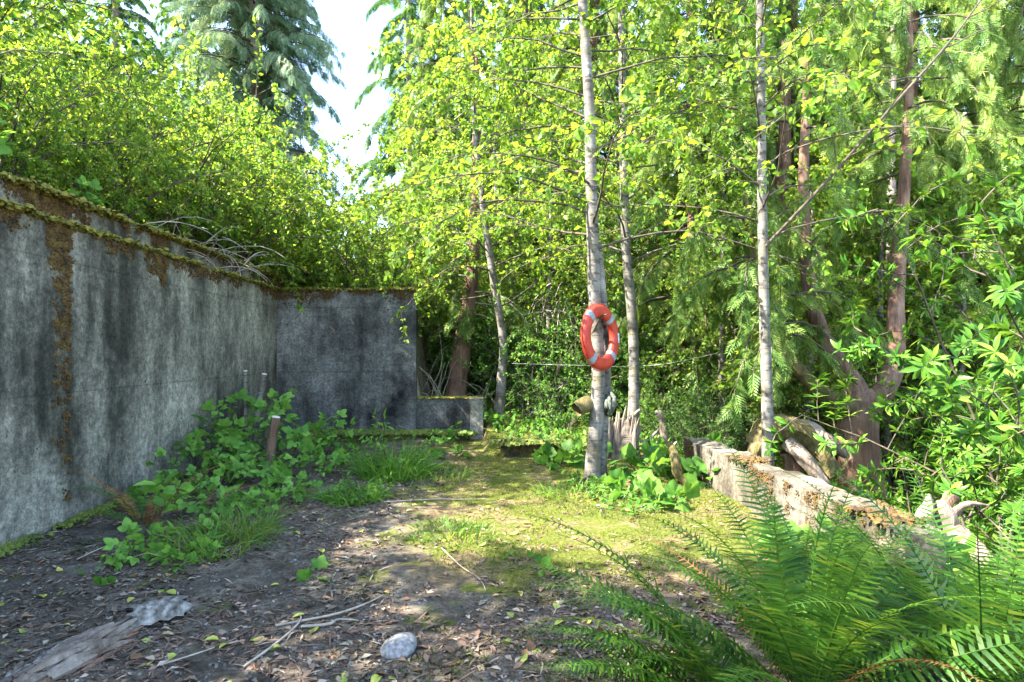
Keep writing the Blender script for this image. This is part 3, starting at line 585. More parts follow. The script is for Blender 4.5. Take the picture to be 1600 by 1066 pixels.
# ------------------------------------------------------------------ shrubs
sA = shrub_proto('bank_shrub', 'bright yellow-green leafy shrub on the bank above the retaining wall', 3.0, 1.6, 51, 18, 50, .08, M['shrub_leaf'], lt_low(.3), 'shrubs on the bank')
for x, y, sc, rz in [(-5.1, 5.0, .62, .2), (-5.3, 6.6, .72, 1.4), (-4.9, 8.0, .66, 2.5), (-5.0, 9.6, .95, 3.9), (-4.7, 11.2, .95, 5.0), (-6.6, 7.6, 1.0, .9), (-6.4, 9.8, 1.0, 2.0), (-6.0, 12., 1.0, 3.2), (-4.4, 12.9, 1.15, 4.1), (-3.0, 12.9, 1.05, 5.5), (-8.2, 9.2, 1.25, 1.), (-8.2, 12., 1.25, 2.6), (-7.0, 14.5, 1.15, 4.4), (-4.8, 15., 1.0, .4), (-2.4, 14.6, .85, 1.6), (-10, 11, 1.4, 3.0), (-10, 15, 1.4, 5.8), (-2.0, 12.7, .9, 2.2), (-7.6, 5.2, .9, 4.8), (-3.6, 14., 1.2, 1.1), (-5.6, 13.6, 1.25, 2.8), (-4.9, 10.4, .8, 2.9), (-5.6, 8.6, 1.0, .6), (-5.8, 11., 1.15, 5.), (-3.2, 16.5, 1.2, 2.), (-6.2, 17, 1.5, 3.), (-9, 18, 1.7, .5), (-4.9, 6., .6, 3.)]:
    place(sA, x, y, sc, rz)
sB = shrub_proto('understory_shrub', 'mid-green leafy shrub in the thicket behind the yard', 2.4, 1.4, 52, 16, 40, .062, M['herb_leaf'], lt_low(.3), 'thicket shrubs')
for px, Y, sc, rz in [(845, 12.5, 1.0, .2), (905, 13.5, 1.15, 1.4), (1010, 13.2, 1.0, 2.4), (1075, 11.8, .8, 3.3), (880, 11.2, .55, 4.1), (1120, 14, 1.1, 5.1), (660, 15, 1.2, .7), (770, 15.5, 1.2, 1.9), (960, 16, 1.4, 2.8), (1050, 17, 1.4, 5.6), (1040, 10.8, .5, 1.1), (1180, 12.5, .8, 4.7)]:
    place(sB, (px - 749) / F * Y, Y, sc, rz)
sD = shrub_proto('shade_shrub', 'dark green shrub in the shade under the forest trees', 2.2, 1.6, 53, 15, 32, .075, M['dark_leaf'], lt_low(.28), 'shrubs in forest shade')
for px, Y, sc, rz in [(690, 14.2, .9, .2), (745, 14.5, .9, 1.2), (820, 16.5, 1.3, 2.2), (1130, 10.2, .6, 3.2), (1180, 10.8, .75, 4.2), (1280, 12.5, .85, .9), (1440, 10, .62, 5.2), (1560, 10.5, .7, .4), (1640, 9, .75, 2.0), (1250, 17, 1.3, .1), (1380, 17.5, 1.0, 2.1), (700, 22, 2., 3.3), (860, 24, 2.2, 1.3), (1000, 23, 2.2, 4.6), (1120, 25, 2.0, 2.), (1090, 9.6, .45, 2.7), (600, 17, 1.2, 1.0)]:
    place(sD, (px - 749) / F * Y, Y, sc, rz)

sT = thing('young_alder', 'young bright-leaved alder in the thicket behind the yard', 'tree', (0, 0, 0), group='young alders in the thicket')
broadleaf(sT, [(0, 0, -.2), (.05, 0, 2), (-.1, .1, 4.2), (0, 0, 7.4)], [.09, .075, .05, .012], .7, 54, 2.5, 20, .09, 58, M['shrub_leaf'], M['alder_bark'], 10)
for px, Y, sc, rz in [(650, 16, .8, .3), (715, 15.5, .85, 1.3), (860, 14.6, .95, 2.3), (960, 15.5, 1.0, 3.3), (1060, 15, 1.0, 4.3), (1150, 13, .8, 5.3), (880, 19, 1.3, .8), (1010, 20, 1.3, 1.8), (770, 18, 1.2, 2.9), (1280, 14.5, .9, 3.9), (1400, 16, 1., 5.), (1520, 12.5, .9, 1.1), (1130, 11.2, .75, 2.), (1300, 11.6, .85, 4.), (1460, 11.2, .8, 5.5), (1610, 10, .8, 3.1), (1230, 18, 1.4, 1.), (1420, 19, 1.4, 2.), (1580, 17, 1.3, .2), (1110, 18, 1.4, 5.), (1385, 10.3, .8, .9), (1500, 9.9, .72, 2.2), (1265, 10.3, .7, 3.6)]:
    place(sT, (px - 749) / F * Y, Y, sc, rz)
for x, y, sc, rz in [(-5.4, 1.3, .85, .4), (-6.2, -1.0, 1.0, 2.), (-4.9, -2.6, .9, 3.), (-5.6, 3.0, .5, 1.), (-5.2, 2.3, .78, 5.2)]: o = place(sT, x, y, sc, rz, label='young alder on the bank above the near wall end'); o['group'] = 'young alders above the near wall end'
# dead twigs lying over the wall top
rg = np.random.default_rng(77)
for px, py, Y, n, lab in [(250, 300, 7.2, 9, 'pale bare twigs sprawling over the wall top near its upper end'), (400, 395, 9.6, 22, 'dense heap of pale dead stems on the bank near the wall corner'), (340, 350, 8.4, 14, 'thin dead stems arching from the bank between leafy shrubs')]:
    c = at(px, py, Y); c[0] = min(c[0], -4.2); c[2] = max(c[2], float(H(c[0], c[1])) + .15); b = c.copy(); b[2] = H(c[0], c[1]); tt_ = thing('dead_brush', lab, 'dead brush', b)
    S_ = b + rg.normal(0, .3, (n, 3)) * [1, 1.6, .1]; D_ = nrm(np.stack([rg.uniform(.1, .9, n), rg.uniform(-1., .9, n), rg.uniform(.2, .7, n)], -1)); q = grow(S_, D_, rg.uniform(.7, 1.6, n), 8, .16, .08, rg)
    for i in range(n): obj('twig', Geo().add(*tube_batch(q[i:i + 1], np.linspace(.009, .003, 8)[None], 4)), M['dead_twig'], tt_)
# brushwood behind the low wall and the pale vine tangle
for px, py, Y, n, lab, hh in [(675, 618, 12.6, 22, 'tangle of bare grey twigs behind the low wall', 1.3), (762, 640, 12.9, 14, 'thin bare twigs fanning up beside the curved alder', 1.1), (840, 655, 12.2, 26, 'pale upright bundle of dead stems in the thicket', 1.2), (870, 480, 12.8, 26, 'pale tangle of hanging dead vines above the thicket', .9)]:
    b = at(px, py, Y); hang = py < 500
    if not hang: b[2] = H(b[0], b[1])
    tt_ = thing('dead_brush', lab, 'dead brush', b); S_ = b + rg.normal(0, .22, (n, 3)) * [1.2, .6, .15 if not hang else 1.]
    q = grow(S_, nrm(rg.normal(0, .4, (n, 3)) + [0, 0, 1. if not hang else -.2]), hh * rg.uniform(.6, 1.4, n), 8, .2, .13, rg)
    for i in range(n): obj('twig', Geo().add(*tube_batch(q[i:i + 1], np.linspace(.010, .003, 8)[None], 4)), M['dead_twig'], tt_)

# ------------------------------------------------------------------ rhododendron on the right
def rhodo(name, label, base, Hh, seed, nst, own, whorls=7, lean=(0, 0), lsize=.15):
    rng = np.random.default_rng(seed); t = thing(name, label, 'shrub', base); az = rng.uniform(0, 6.28, nst)
    D = np.stack([np.cos(az) * .45 + lean[0], np.sin(az) * .45 + lean[1], np.ones(nst)], -1)
    B = grow(base + np.stack([np.cos(az) * .2, np.sin(az) * .2, 0 * az - .1], -1), D, Hh * rng.uniform(.6, 1.15, nst), 9, .08, .12, rng)
    g = Geo(); g.add(*tube_batch(B, np.linspace(.02, .005, 9)[None] * np.ones((nst, 1)), 6)); ns = whorls; idx = np.repeat(np.arange(nst), ns); tt = np.tile(np.linspace(.25, 1., ns), nst)
    S2, T2 = along(B, idx, tt); B2 = grow(S2, nrm(T2 * .4 + nrm(np.cross(T2, rng.normal(size=S2.shape))) + [0, 0, .3]), rng.uniform(.25, .75, len(idx)), 6, .05, .15, rng)
    g.add(*tube_batch(B2, np.linspace(.009, .004, 6)[None] * np.ones((len(B2), 1)), 4)); obj('stems', g, M['twig'], t)
    pos, T = [], []
    for f in (.3, .55, .8, 1.):
        p, tn = along(B2, np.arange(len(B2)), np.full(len(B2), f)); pos.append(p); T.append(tn)
    pos, T = np.concatenate(pos), np.concatenate(T); k = 9; pos = np.repeat(pos, k, 0); T = np.repeat(T, k, 0)
    sd_ = nrm(np.cross(T, rng.normal(size=T.shape))); d = nrm(sd_ * .9 + T * rng.uniform(.1, .7, (len(T), 1)) + [0, 0, -.05]); Rm = frames(d, nrm(T + [0, 0, .8] + rng.normal(0, .2, T.shape))); s = lsize * rng.uniform(.6, 1.2, len(T))
    x, y = pix(pos); vis = np.where((x > 0) & (x < 1600) & (y > 0) & (y < 900) & (pos[:, 1] > 0))[0]; sel = np.zeros(len(pos), bool)
    sel[vis[np.argsort(pos[vis, 1] - s[vis] * 3)[:own]]] = True
    gl = Geo(); scatter(gl, lt_lance(), pos[~sel], Rm[~sel], s[~sel]); obj('foliage', gl, M['rhodo_leaf'], t, 'stuff'); leaf_objects(lt_lance(), 'leaf', M['rhodo_leaf'], t, pos[sel], Rm[sel], s[sel])
b = at(1650, 760, 6.2); b[2] = H(b[0], b[1]); rhodo('rhododendron', 'tall glossy rhododendron crowding the yard beyond the parapet', b, 4.4, 61, 24, 270, 12, (-.02, -.1))
b = at(1560, 760, 8.2); b[2] = H(b[0], b[1]); rhodo('rhododendron', 'smaller rhododendron behind the tall glossy one', b, 2.9, 62, 13, 120, 9, (.05, 0), .13)
b = at(1500, 800, 6.2); b[2] = H(b[0], b[1]); rhodo('rhododendron', 'knee-high young rhododendron at the foot of the forked cedar', b, .85, 63, 9, 80, 5, (0, 0), .11)
b = at(1570, 830, 5.2); b[2] = H(b[0], b[1]); rhodo('rhododendron', 'low leafy rhododendron behind the driftwood snag', b, 1.2, 64, 10, 90, 6, (0, 0), .11)

# ------------------------------------------------------------------ driftwood and stumps
def pieces(name, label, cat, base, tubes, material, nname='limb', k=12, lump=.16, flute=.08):
    t = thing(name, label, cat, base)
    for i, (pts, rr, *rest) in enumerate(tubes):
        g = Geo(); trunk_geo(g, pts, rr, 30, k, lump, 11., flute, seed=i * 3 + 1); obj(rest[0] if rest else nname, g, rest[1] if len(rest) > 1 else material, t, smooth=False)
    return t
Y = 4.75; b = at(1490, 870, Y); b[2] = H(b[0], b[1])
pieces('driftwood_snag', 'weathered grey driftwood snag with broken prongs beyond the fern', 'driftwood', b,
       [([at(1448, 838, Y), at(1444, 810, Y - .02), at(1450, 790, Y), at(1452, 772, Y)], [.06, .06, .04, .008], 'prong'),
        ([at(1500, 850, Y + .05), at(1482, 825, Y), at(1474, 800, Y), at(1470, 783, Y)], [.10, .09, .07, .03], 'trunk'),
        ([at(1480, 815, Y), at(1496, 797, Y - .05), at(1515, 787, Y - .1), at(1545, 790, Y - .12)], [.045, .03, .022, .006], 'prong'),
        ([at(1470, 800, Y), at(1484, 782, Y + .05), at(1496, 780, Y + .08)], [.05, .045, .02], 'knot', M['cedar_bark']),
        ([at(1493, 832, Y - .05), at(1515, 855, Y - .2), at(1540, 885, Y - .35), at(1560, 910, Y - .4)], [.075, .085, .08, .06], 'log'),
        ([at(1440, 835, Y), at(1465, 850, Y), at(1500, 870, Y)], [.05, .09, .08], 'root')], M['driftwood'])
Y = 8.2; b = at(1245, 745, Y); b[2] = H(b[0], b[1])
pieces('root_wad', 'mossy fallen root wad arching behind the pale parapet', 'stump', b,
       [([at(1180, 700, Y), at(1200, 675, Y), at(1235, 672, Y), at(1270, 700, Y), at(1305, 745, Y - .2)], [.13, .19, .2, .17, .10], 'trunk', M['mossy_wood']),
        ([at(1225, 668, Y + .2), at(1260, 668, Y + .2), at(1300, 695, Y), at(1325, 715, Y)], [.09, .1, .09, .03], 'root', M['driftwood']),
        ([at(1195, 680, Y), at(1178, 705, Y - .1), at(1172, 735, Y - .1)], [.12, .09, .05], 'root', M['mossy_wood']),
        ([at(1230, 690, Y - .1), at(1262, 722, Y - .3), at(1290, 760, Y - .4)], [.10, .09, .06], 'root', M['driftwood']),
        ([at(1235, 705, Y), at(1240, 730, Y), at(1235, 760, Y)], [.13, .12, .1], 'root', M['cedar_bark'])], M['mossy_wood'])
Y = 9.1; b = at(972, 722, Y); b[2] = H(b[0], b[1]); tub = []; rg = np.random.default_rng(5)
for i in range(26):
    i = i / 2.083; x = 948 + 48 * (i / 12); h = 640 + 30 * abs((i / 12) - .45) + rg.uniform(-10, 12)
    tub.append(([at(x + 4 * (i - 6) / 6, 728, Y + rg.uniform(-.12, .12)), at(x, 690, Y + rg.uniform(-.08, .08)), at(x + 12 * rg.uniform(.1, 1), h, Y)], [.05, .04 * rg.uniform(.5, 1.2), .006], 'splinter'))
tub.append(([at(970, 728, Y + .05), at(974, 690, Y + .05), at(975, 655, Y + .05)], [.2, .17, .08], 'trunk'))
pieces('splintered_stump', 'splintered pale driftwood stump behind the ring alder', 'stump', b, tub, M['driftwood'], 'splinter', 7)
b = at(1035, 700, 9.6); b[2] = H(b[0], b[1]); pieces('snag_post', 'short bleached snag post near the parapet end', 'snag', b, [([b + [0, 0, -.2], b + [.03, 0, .25], at(1036, 665, 9.6), at(1030, 645, 9.6), at(1024, 645, 9.6)], [.08, .07, .06, .05, .02], 'trunk')], M['driftwood'])
b = at(1060, 752, 7.3); b[2] = 0; pieces('curved_root', 'curved yellowish root arching from the ground near the parapet', 'root', b, [([at(1040, 690, 7.5), at(1050, 700, 7.4), at(1055, 720, 7.3), at(1060, 740, 7.25), at(1075, 758, 7.2)], [.02, .045, .06, .06, .04], 'root')], M['mossy_wood'])
# loose sticks piled by the stump
rg = np.random.default_rng(14)
for i, (a0, a1) in enumerate([((1000, 690), (1030, 670)), ((960, 712), (1010, 716)), ((1005, 700), (1045, 690)), ((1010, 705), (1030, 680)), ((1040, 700), (1058, 690)), ((990, 650), (1000, 640))]):
    p, q_ = at(*a0, 9.2), at(*a1, 9.0 + .2 * rg.uniform()); p[2] = max(p[2], float(H(p[0], p[1])) + .03); g = Geo(); trunk_geo(g, [p, (p + q_) / 2 + rg.normal(0, .02, 3), q_], [.03, .026, .015], 10, 6, .1, 6.)
    solo('driftwood_stick', g, M['driftwood'], 'bleached driftwood stick piled beside the splintered stump', 'stick', p, 'sticks by the stump')
# driftwood wedged between the stems
b = at(930, 637, 7.72)
tt_ = thing('wedged_log', 'short driftwood log wedged between the twin alder stems', 'driftwood', b)
g = Geo(); trunk_geo(g, [at(901, 640, 7.62), at(915, 632, 7.68), at(930, 634, 7.78), at(948, 636, 7.78), at(963, 628, 7.75)], [.085, .10, .10, .085, .05], 30, 18, .16, 9., .10); obj('log', g, M['mossy_wood'], tt_)
# rope looped round the log
ang = np.linspace(0, 4.2 * math.pi, 60); c0, c1 = at(944, 637, 7.70), at(957, 629, 7.70)
Pq = c0 + (c1 - c0) * (ang / ang[-1])[:, None] + np.stack([.02 * np.sin(ang * .5), -.115 * np.cos(ang), .115 * np.sin(ang)], -1)
g = Geo().add(*tube_batch(np.concatenate([Pq, [at(953, 612, 7.66), at(956, 608, 7.68)]])[None], np.full((1, 62), .026), 8)); solo('rope_coil', g, M['rope'], 'grey-green rope coiled round the wedged log', 'rope', Pq[0])

# ------------------------------------------------------------------ lifebuoy
cR = at(938, 527, 7.42); tR = thing('lifebuoy', 'orange lifebuoy with four grey bands hanging on the twin alder', 'lifebuoy', cR)
yaw = math.radians(47); n_ = np.array([math.sin(yaw), -math.cos(yaw), 0.06]); n_ /= np.linalg.norm(n_); u_ = np.array([math.cos(yaw), math.sin(yaw), 0]); v_ = np.cross(n_, u_); v_ = v_ if v_[2] > 0 else -v_
Rm_, rr_, ax_ = .322, .078, .05
def torus(a0, a1, na, b0, b1, nb, grow_=0.):
    A, B_ = np.meshgrid(np.linspace(a0, a1, na), np.linspace(b0, b1, nb), indexing='ij')
    sgn = lambda t: np.sign(t) * np.abs(t) ** .85
    rad = Rm_ + (rr_ + grow_) * sgn(np.cos(B_)); off = (ax_ + grow_) * sgn(np.sin(B_))
    V = cR + rad[..., None] * (np.cos(A)[..., None] * u_ + np.sin(A)[..., None] * v_) + off[..., None] * n_
    i = (np.arange(na - 1)[:, None] * nb + np.arange(nb - 1)[None]).ravel(); return Geo().add(V, np.stack([i, i + nb, i + nb + 1, i + 1], -1))
ringo = obj('ring', torus(0, 2 * math.pi, 97, 0, 2 * math.pi, 29), M['buoy'], tR)
for a in (47, 133, 228, 312): obj('band', torus(math.radians(a - 6.5), math.radians(a + 6.5), 7, 0, 2 * math.pi, 29, .004), M['band'], ringo)
obj('label_patch', torus(math.radians(-12), math.radians(9), 8, math.radians(28), math.radians(88), 8, .0035), M['label'], ringo)
A = np.linspace(0, 2 * math.pi, 120); rl = Rm_ + rr_ + .008 + .012 * np.abs(np.sin(A * 2 - math.radians(4)))
obj('grab_line', Geo().add(*tube_batch((cR + rl[:, None] * (np.cos(A)[:, None] * u_ + np.sin(A)[:, None] * v_))[None], np.full((1, 120), .006), 5)), M['buoy'], tR)
p = cR + v_ * .24; g = Geo(); trunk_geo(g, [at(925, 522, 7.64), at(932, 508, 7.55), p + n_ * .02, p + n_ * .1 + [0, 0, .03]], [.02, .016, .013, .008], 10, 7, .1, 9.); solo('hanging_peg', g, M['twig'], 'dark stub peg that carries the orange lifebuoy', 'peg', at(925, 522, 7.64))
Pc = smooth_path([at(800, 568, 8.6), at(900, 571, 7.9), at(985, 573, 9.75), at(1050, 567, 9.6), at(1120, 552, 9.4)], 40); solo('cord', Geo().add(*tube_batch(Pc[None], np.full((1, 40), .0035), 5)), M['cord'], 'thin pale cord strung past the lifebuoy between trees', 'cord', Pc[0])

# ------------------------------------------------------------------ sword ferns
def frond_geo(L, e0, bend, seed, npair=38, wmax=.10, twist=0.):
    rng = np.random.default_rng(seed); n = 26; s = np.linspace(0, 1, n); el = e0 - bend * s ** 1.4; az = twist * s
    d = np.stack([np.cos(el) * np.cos(az), np.cos(el) * np.sin(az), np.sin(el)], -1); P = np.concatenate([[[0, 0, 0]], np.cumsum(d[:-1] * L / (n - 1), 0)])
    g = Geo(); g.add(*tube_batch(P[None], np.linspace(.0045, .0012, n)[None], 4))
    t = np.linspace(.13, .985, npair); t = np.repeat(t, 2) + rng.normal(0, .002, npair * 2); pos, T = along(P[None], np.zeros(len(t), int), t)
    sg = np.tile([1., -1.], npair)[:, None]; side = nrm(np.cross(np.array([0, 0, 1.]), T) + 1e-6)
    side[T[:, 2] > .97] = [0, 1, 0]; nor = nrm(np.cross(T, side))
    prof = np.clip((t - .08) / .22, 0, 1) ** .6 * np.clip((1.03 - t) / .62, 0, 1) ** .75
    dd = nrm(side * sg + T * (.18 + .35 * t[:, None]) + nor * rng.normal(.10, .12, (len(t), 1)) - np.array([0, 0, .12]))
    V = np.array([[0, -.5, 0], [0, .6, 0], [.3, -.55, .02], [.3, .5, .02], [.72, -.34, -.02], [.72, .3, -.02], [1, 0, -.08]]); V[:, 1] *= .13
    Fq = [np.array([[0, 2, 3, 1], [2, 4, 5, 3]]), np.array([[4, 6, 5]])]
    scatter(g, (V, Fq), pos, frames(dd, nor), wmax * prof * rng.uniform(.88, 1.08, len(t)) + .004); return g
FR = {}
for nm, mt, wm in (('fern_leaf', 'fern_leaf', .12), ('dead_fern', 'dead_fern', .07)):
    FR[nm] = []
    for i, (L, e, bd) in enumerate([(1.2, 1.3, 1.1), (1.05, 1.1, 1.2), (1.2, 1.0, 1.0), (1.0, .75, 1.0), (1.1, 1.45, .7), (.95, .5, .75)]):
        me = frond_geo(L, e, bd, i + (0 if nm == 'fern_leaf' else 40), 38, wm, [.2, -.25, .15, -.1, .3, 0][i]).mesh('frond'); me.materials.append(M[mt]); FR[nm].append(me)
def fern(label, base, n, sc, seed, nm='fern_leaf', azr=None, dead=0, pick=None):
    rng = np.random.default_rng(seed); t = thing('sword_fern', label, 'fern', base)
    for i in range(n):
        kind = nm if i >= dead else 'dead_fern'
        o = bpy.data.objects.new('frond', FR[kind][(pick[i % len(pick)] if pick else int(rng.integers(0, 6)))]); COL.objects.link(o); o.parent = t
        a = (i * 2.4 + rng.normal(0, .25)) if azr is None else rng.uniform(*azr); s = sc * rng.uniform(.75, 1.12)
        o.location = (.05 * math.cos(a), .05 * math.sin(a), 0); o.rotation_euler = (rng.normal(0, .2), rng.normal(0, .16), a); o.scale = (s, s, s)
    return t
fern('huge arching sword fern spreading beside the sunlit moss', (1.50, 2.75, 0.0), 46, 1.06, 71, dead=3)
fern('outer fronds of a fern sweeping left over the dirt', (1.15, 2.75, 0.0), 16, 1.0, 78, azr=(2.3, 4.0), pick=[2, 3, 5, 1])
fern('second sword fern with long low fronds behind the huge one', (2.35, 3.25, -.02), 22, 1.0, 72)
fern('sword fern with drooping fronds between its huge neighbour and the parapet', (2.2, 2.65, -.02), 22, 1.0, 79)
fern('sword fern at the foot of the driftwood snag', (3.15, 3.5, -.08), 26, 1.0, 73)
fern('sword fern leaning over the parapet moss', (2.35, 4.35, 0.), 14, .6, 74, pick=[1, 2, 3])
fern('sparse fern with rusty dead fronds against the retaining wall', (-3.05, 5.55, 0.), 18, .78, 75, dead=12, pick=[2, 3, 5, 1])
fern('small green fern tucked behind the cut stakes', (-3.1, 7.6, 0.), 14, .7, 76, pick=[1, 2, 3])
fern('withered brown fern amid the nettles', (-2.75, 6.1, 0.), 9, .6, 77, dead=7, pick=[3, 5])

# ------------------------------------------------------------------ cut stakes and herbs on the left
for pts, r_, lab in [([at(384, 712, 9.2), at(384, 640, 9.2), at(383, 580, 9.2)], .035, 'thin upright cut stake nearest the wall corner'), ([at(396, 705, 9.0), at(402, 650, 9.0), at(413, 585, 9.0)], .042, 'leaning cut stake with pale sawn top among leaves'), ([at(418, 738, 8.2), at(424, 695, 8.2), at(431, 652, 8.2)], .062, 'stout dark cut stake with splintered side')]:
    b = pts[0].copy(); b[2] = H(b[0], b[1]); pts[0] = b + [0, 0, -.1]; t = thing('cut_stake', lab, 'stake', b); g = Geo(); trunk_geo(g, pts, [r_ * 1.15, r_, r_ * .9], 16, 10, .08, 8., .04); so = obj('stem', g, M['alder_bark'] if r_ < .06 else M['cedar_bark'], t)
    e = np.array(pts[2]); d = nrm(np.array(pts[2]) - np.array(pts[1])); g = Geo(); trunk_geo(g, [e - d * .003, e + d * .012], [r_ * .93, r_ * .9], 3, 10, .02, 8.); obj('sawn_top', g, M['cut_wood'], so)
def herb(label, base, Hh, nst, per, lsize, tpl, seed, mt='herb_leaf', cat='plant', name='leafy_plant', lean=.5, group=None, flat=.9):
    rng = np.random.default_rng(seed); base = np.array(base, float); t = thing(name, label, cat, base, group=group); az = np.arange(nst) * 2.4 + rng.normal(0, .4, nst)
    B = grow(base + np.stack([np.cos(az) * .05, np.sin(az) * .05, 0 * az - .04], -1), np.stack([np.cos(az) * lean, np.sin(az) * lean, np.ones(nst)], -1), Hh * rng.uniform(.6, 1.15, nst), 8, .15, .08, rng)
    for i in range(nst): obj('stem', Geo().add(*tube_batch(B[i:i + 1], np.linspace(.007, .002, 8)[None] * max(.7, Hh), 4)), M['twig'] if mt != 'grass' else M['grass'], t)
    pos, Rm, s = leaves_on(None, tpl, B, per, lsize, rng, .3, .9, flat, .1); leaf_objects(tpl, 'leaf', M[mt], t, pos, Rm, s)
M['bramble_leaf'] = leaf_mat('bramble_leaf', (.075, .19, .03), (.16, .31, .05), (.2, .36, .04), .42)
TRI, OV, PALM, LANC = lt_tri(), lt_ovate(), lt_palm(), lt_lance(.13)
herb('tall three-leaved bramble in front of the cut stakes', gp(372, 730), 1.2, 10, 13, .21, TRI, 81, lean=.45, mt='bramble_leaf')
herb('bramble spilling toward the dark back wall', gp(455, 722), 1.1, 8, 11, .19, TRI, 82, lean=.6, mt='bramble_leaf')
herb('bramble between the stakes and retaining wall', gp(315, 745), .9, 8, 11, .19, TRI, 83, lean=.5, mt='bramble_leaf')
herb('low bramble at the foot of the stakes', gp(405, 755), .55, 8, 9, .15, TRI, 84, lean=.8, mt='bramble_leaf')
herb('bramble arching against the retaining wall', gp(290, 725), 1.0, 8, 11, .2, TRI, 183, lean=.5, mt='bramble_leaf')
herb('bramble trailing before the dark back wall', gp(500, 715), .8, 7, 10, .18, TRI, 184, lean=.7, mt='bramble_leaf')
herb('leafy bramble in front of the stout stake', gp(450, 765), .4, 8, 9, .14, TRI, 185, lean=.9, mt='bramble_leaf')
herb('low leafy tangle beside the withered fern', gp(345, 800), .45, 9, 10, .12, TRI, 186, lean=.8, mt='bramble_leaf')
herb('fine-leaved weed inside the feathery clump', gp(612, 748), .75, 16, 22, .05, OV, 187, lean=.45)
herb('fine-leaved weed inside the smaller clump', gp(552, 785), .42, 14, 18, .05, OV, 188, lean=.7)
for i, (px, py, h, lab) in enumerate([(335, 765, .75, 'bramble clump before the retaining wall base'), (270, 790, .5, 'bramble runner beside the rusty fern'), (425, 790, .35, 'low bramble at the edge of the bare dirt'), (480, 745, .55, 'bramble between stout stake and feathery clump'), (225, 870, .25, 'ground-hugging bramble near the bark slab'), (520, 735, .6, 'bramble leaves at the dark wall foot'), (300, 880, .22, 'low bramble leaves in front of the grass tuft')]):
    herb(lab, gp(px, py), h, 8, 10, .125, TRI, 230 + i, lean=.75, mt='bramble_leaf')
herb('upright broad-leaved seedling before the rusty fern', gp(243, 838), .58, 2, 11, .15, OV, 85, lean=.1, mt='bramble_leaf')
herb('leafy seedling clump beside the grass tuft', gp(310, 850), .35, 7, 7, .11, OV, 86, lean=.8, mt='bramble_leaf')
herb('small spreading weed on the dark dirt', gp(170, 905), .2, 6, 7, .08, OV, 87, lean=1.2)
herb('two-leaved sprout in the bare dirt', gp(500, 900), .12, 3, 3, .12, PALM, 88, lean=1.)
herb('small round-leaved sprout beside the straw patch', gp(825, 888), .2, 4, 3, .10, OV, 89, lean=.8)
herb('tall pale herb against the dark wall foot', gp(600, 722), 1.0, 5, 10, .12, LANC, 90, lean=.25)
herb('palm-leaved seedlings by the kerb footing', gp(700, 715), .35, 6, 5, .14, PALM, 91, lean=.8)
for i, (px, py, h, ls, lab) in enumerate([(870, 728, .35, .2, 'broad lobed leaves spreading left of the ring alder'), (1010, 745, .5, .22, 'broad lobed leaves right of the ring alder'), (1065, 735, .55, .22, 'tall lobed leaves beside the curved root'), (1110, 758, .5, .22, 'lobed leaves against the pale parapet'), (975, 772, .35, .18, 'low lobed leaves at the alder foot'), (1000, 715, .5, .2, 'lobed leaves before the splintered stump'), (1040, 790, .3, .16, 'small lobed plant on the straw slope')]):
    herb(lab, gp(px, py), h, 8, 4, ls, PALM, 100 + i, lean=.7)
for i, (px, py, Y) in enumerate([(770, 665, 11.2), (820, 680, 10.4), (880, 690, 9.6), (845, 660, 11), (910, 700, 8.9), (700, 690, 10.6)]):
    b = at(px, py, Y); b[2] = H(b[0], b[1]); herb('fresh green seedling on the sunny bank behind the kerb', b, .5, 8, 9, .10, OV, 120 + i, lean=.7, group='seedlings on the bank')
for i, (px, py) in enumerate([(940, 768), (985, 800), (915, 755), (960, 782)]): herb('bushy small-leaved weed round the alder foot', gp(px, py), .28, 9, 12, .055, OV, 130 + i, lean=.9, group='weeds round the alder foot')

# feathery tufts and grass
def tuft(label, base, n, L, rad, seed, mt='grass', name='grass_tuft', lean=.5, w=.006, group=None):
    rng = np.random.default_rng(seed); base = np.array(base, float); a = rng.uniform(0, 6.28, n); r = rad * np.sqrt(rng.uniform(0, 1, n)); S_ = base + np.stack([np.cos(a) * r, np.sin(a) * r, 0 * a - .01], -1)
    q = grow(S_, np.stack([np.cos(a) * lean, np.sin(a) * lean, np.ones(n)], -1) + rng.normal(0, .25, (n, 3)), L * rng.uniform(.4, 1.1, n), 5, .35, .1, rng)
    g = Geo(); wv = nrm(np.cross(q[:, 1] - q[:, 0], rng.normal(size=(n, 3))))[:, None] * (w * np.array([1, 1, .85, .55, .08]))[None, :, None]
    V = np.stack([q - wv, q + wv], 2).reshape(n, -1, 3); i = (np.arange(n)[:, None] * 10 + np.arange(4)[None] * 2).ravel(); g.add(V, np.stack([i, i + 1, i + 3, i + 2], -1))
    solo(name, g, M[mt], label, 'grass', base, group); 
tuft('long green grass tuft beside the leafy seedlings', gp(335, 860), 260, .42, .36, 201, w=.004)
tuft('pale grass fringe at the edge of the bare dirt', gp(380, 835), 220, .35, .3, 202)
tuft('feathery bright green clump before the dark wall', gp(615, 745), 700, .55, .42, 203, 'herb_leaf', 'feathery_herb', .3)
tuft('smaller feathery clump with blue-green leaves', gp(552, 782), 420, .3, .3, 204, 'herb_leaf', 'feathery_herb', .6)
tuft('short grass patch in the middle moss', gp(705, 835), 420, .14, .38, 205)
tuft('grass growing along the moss edge toward the kerb', gp(680, 745), 380, .2, .45, 206)
herb('leafy seedling burying the near end of the parapet', (2.8, 3.8, -.02), .6, 9, 10, .13, OV, 240, lean=.6)
herb('palm-leaved plant along the inner parapet foot', (2.6, 4.7, 0), .4, 7, 5, .15, PALM, 241, lean=.6)
tuft('grass under the ring alder', gp(890, 772), 320, .18, .4, 207)
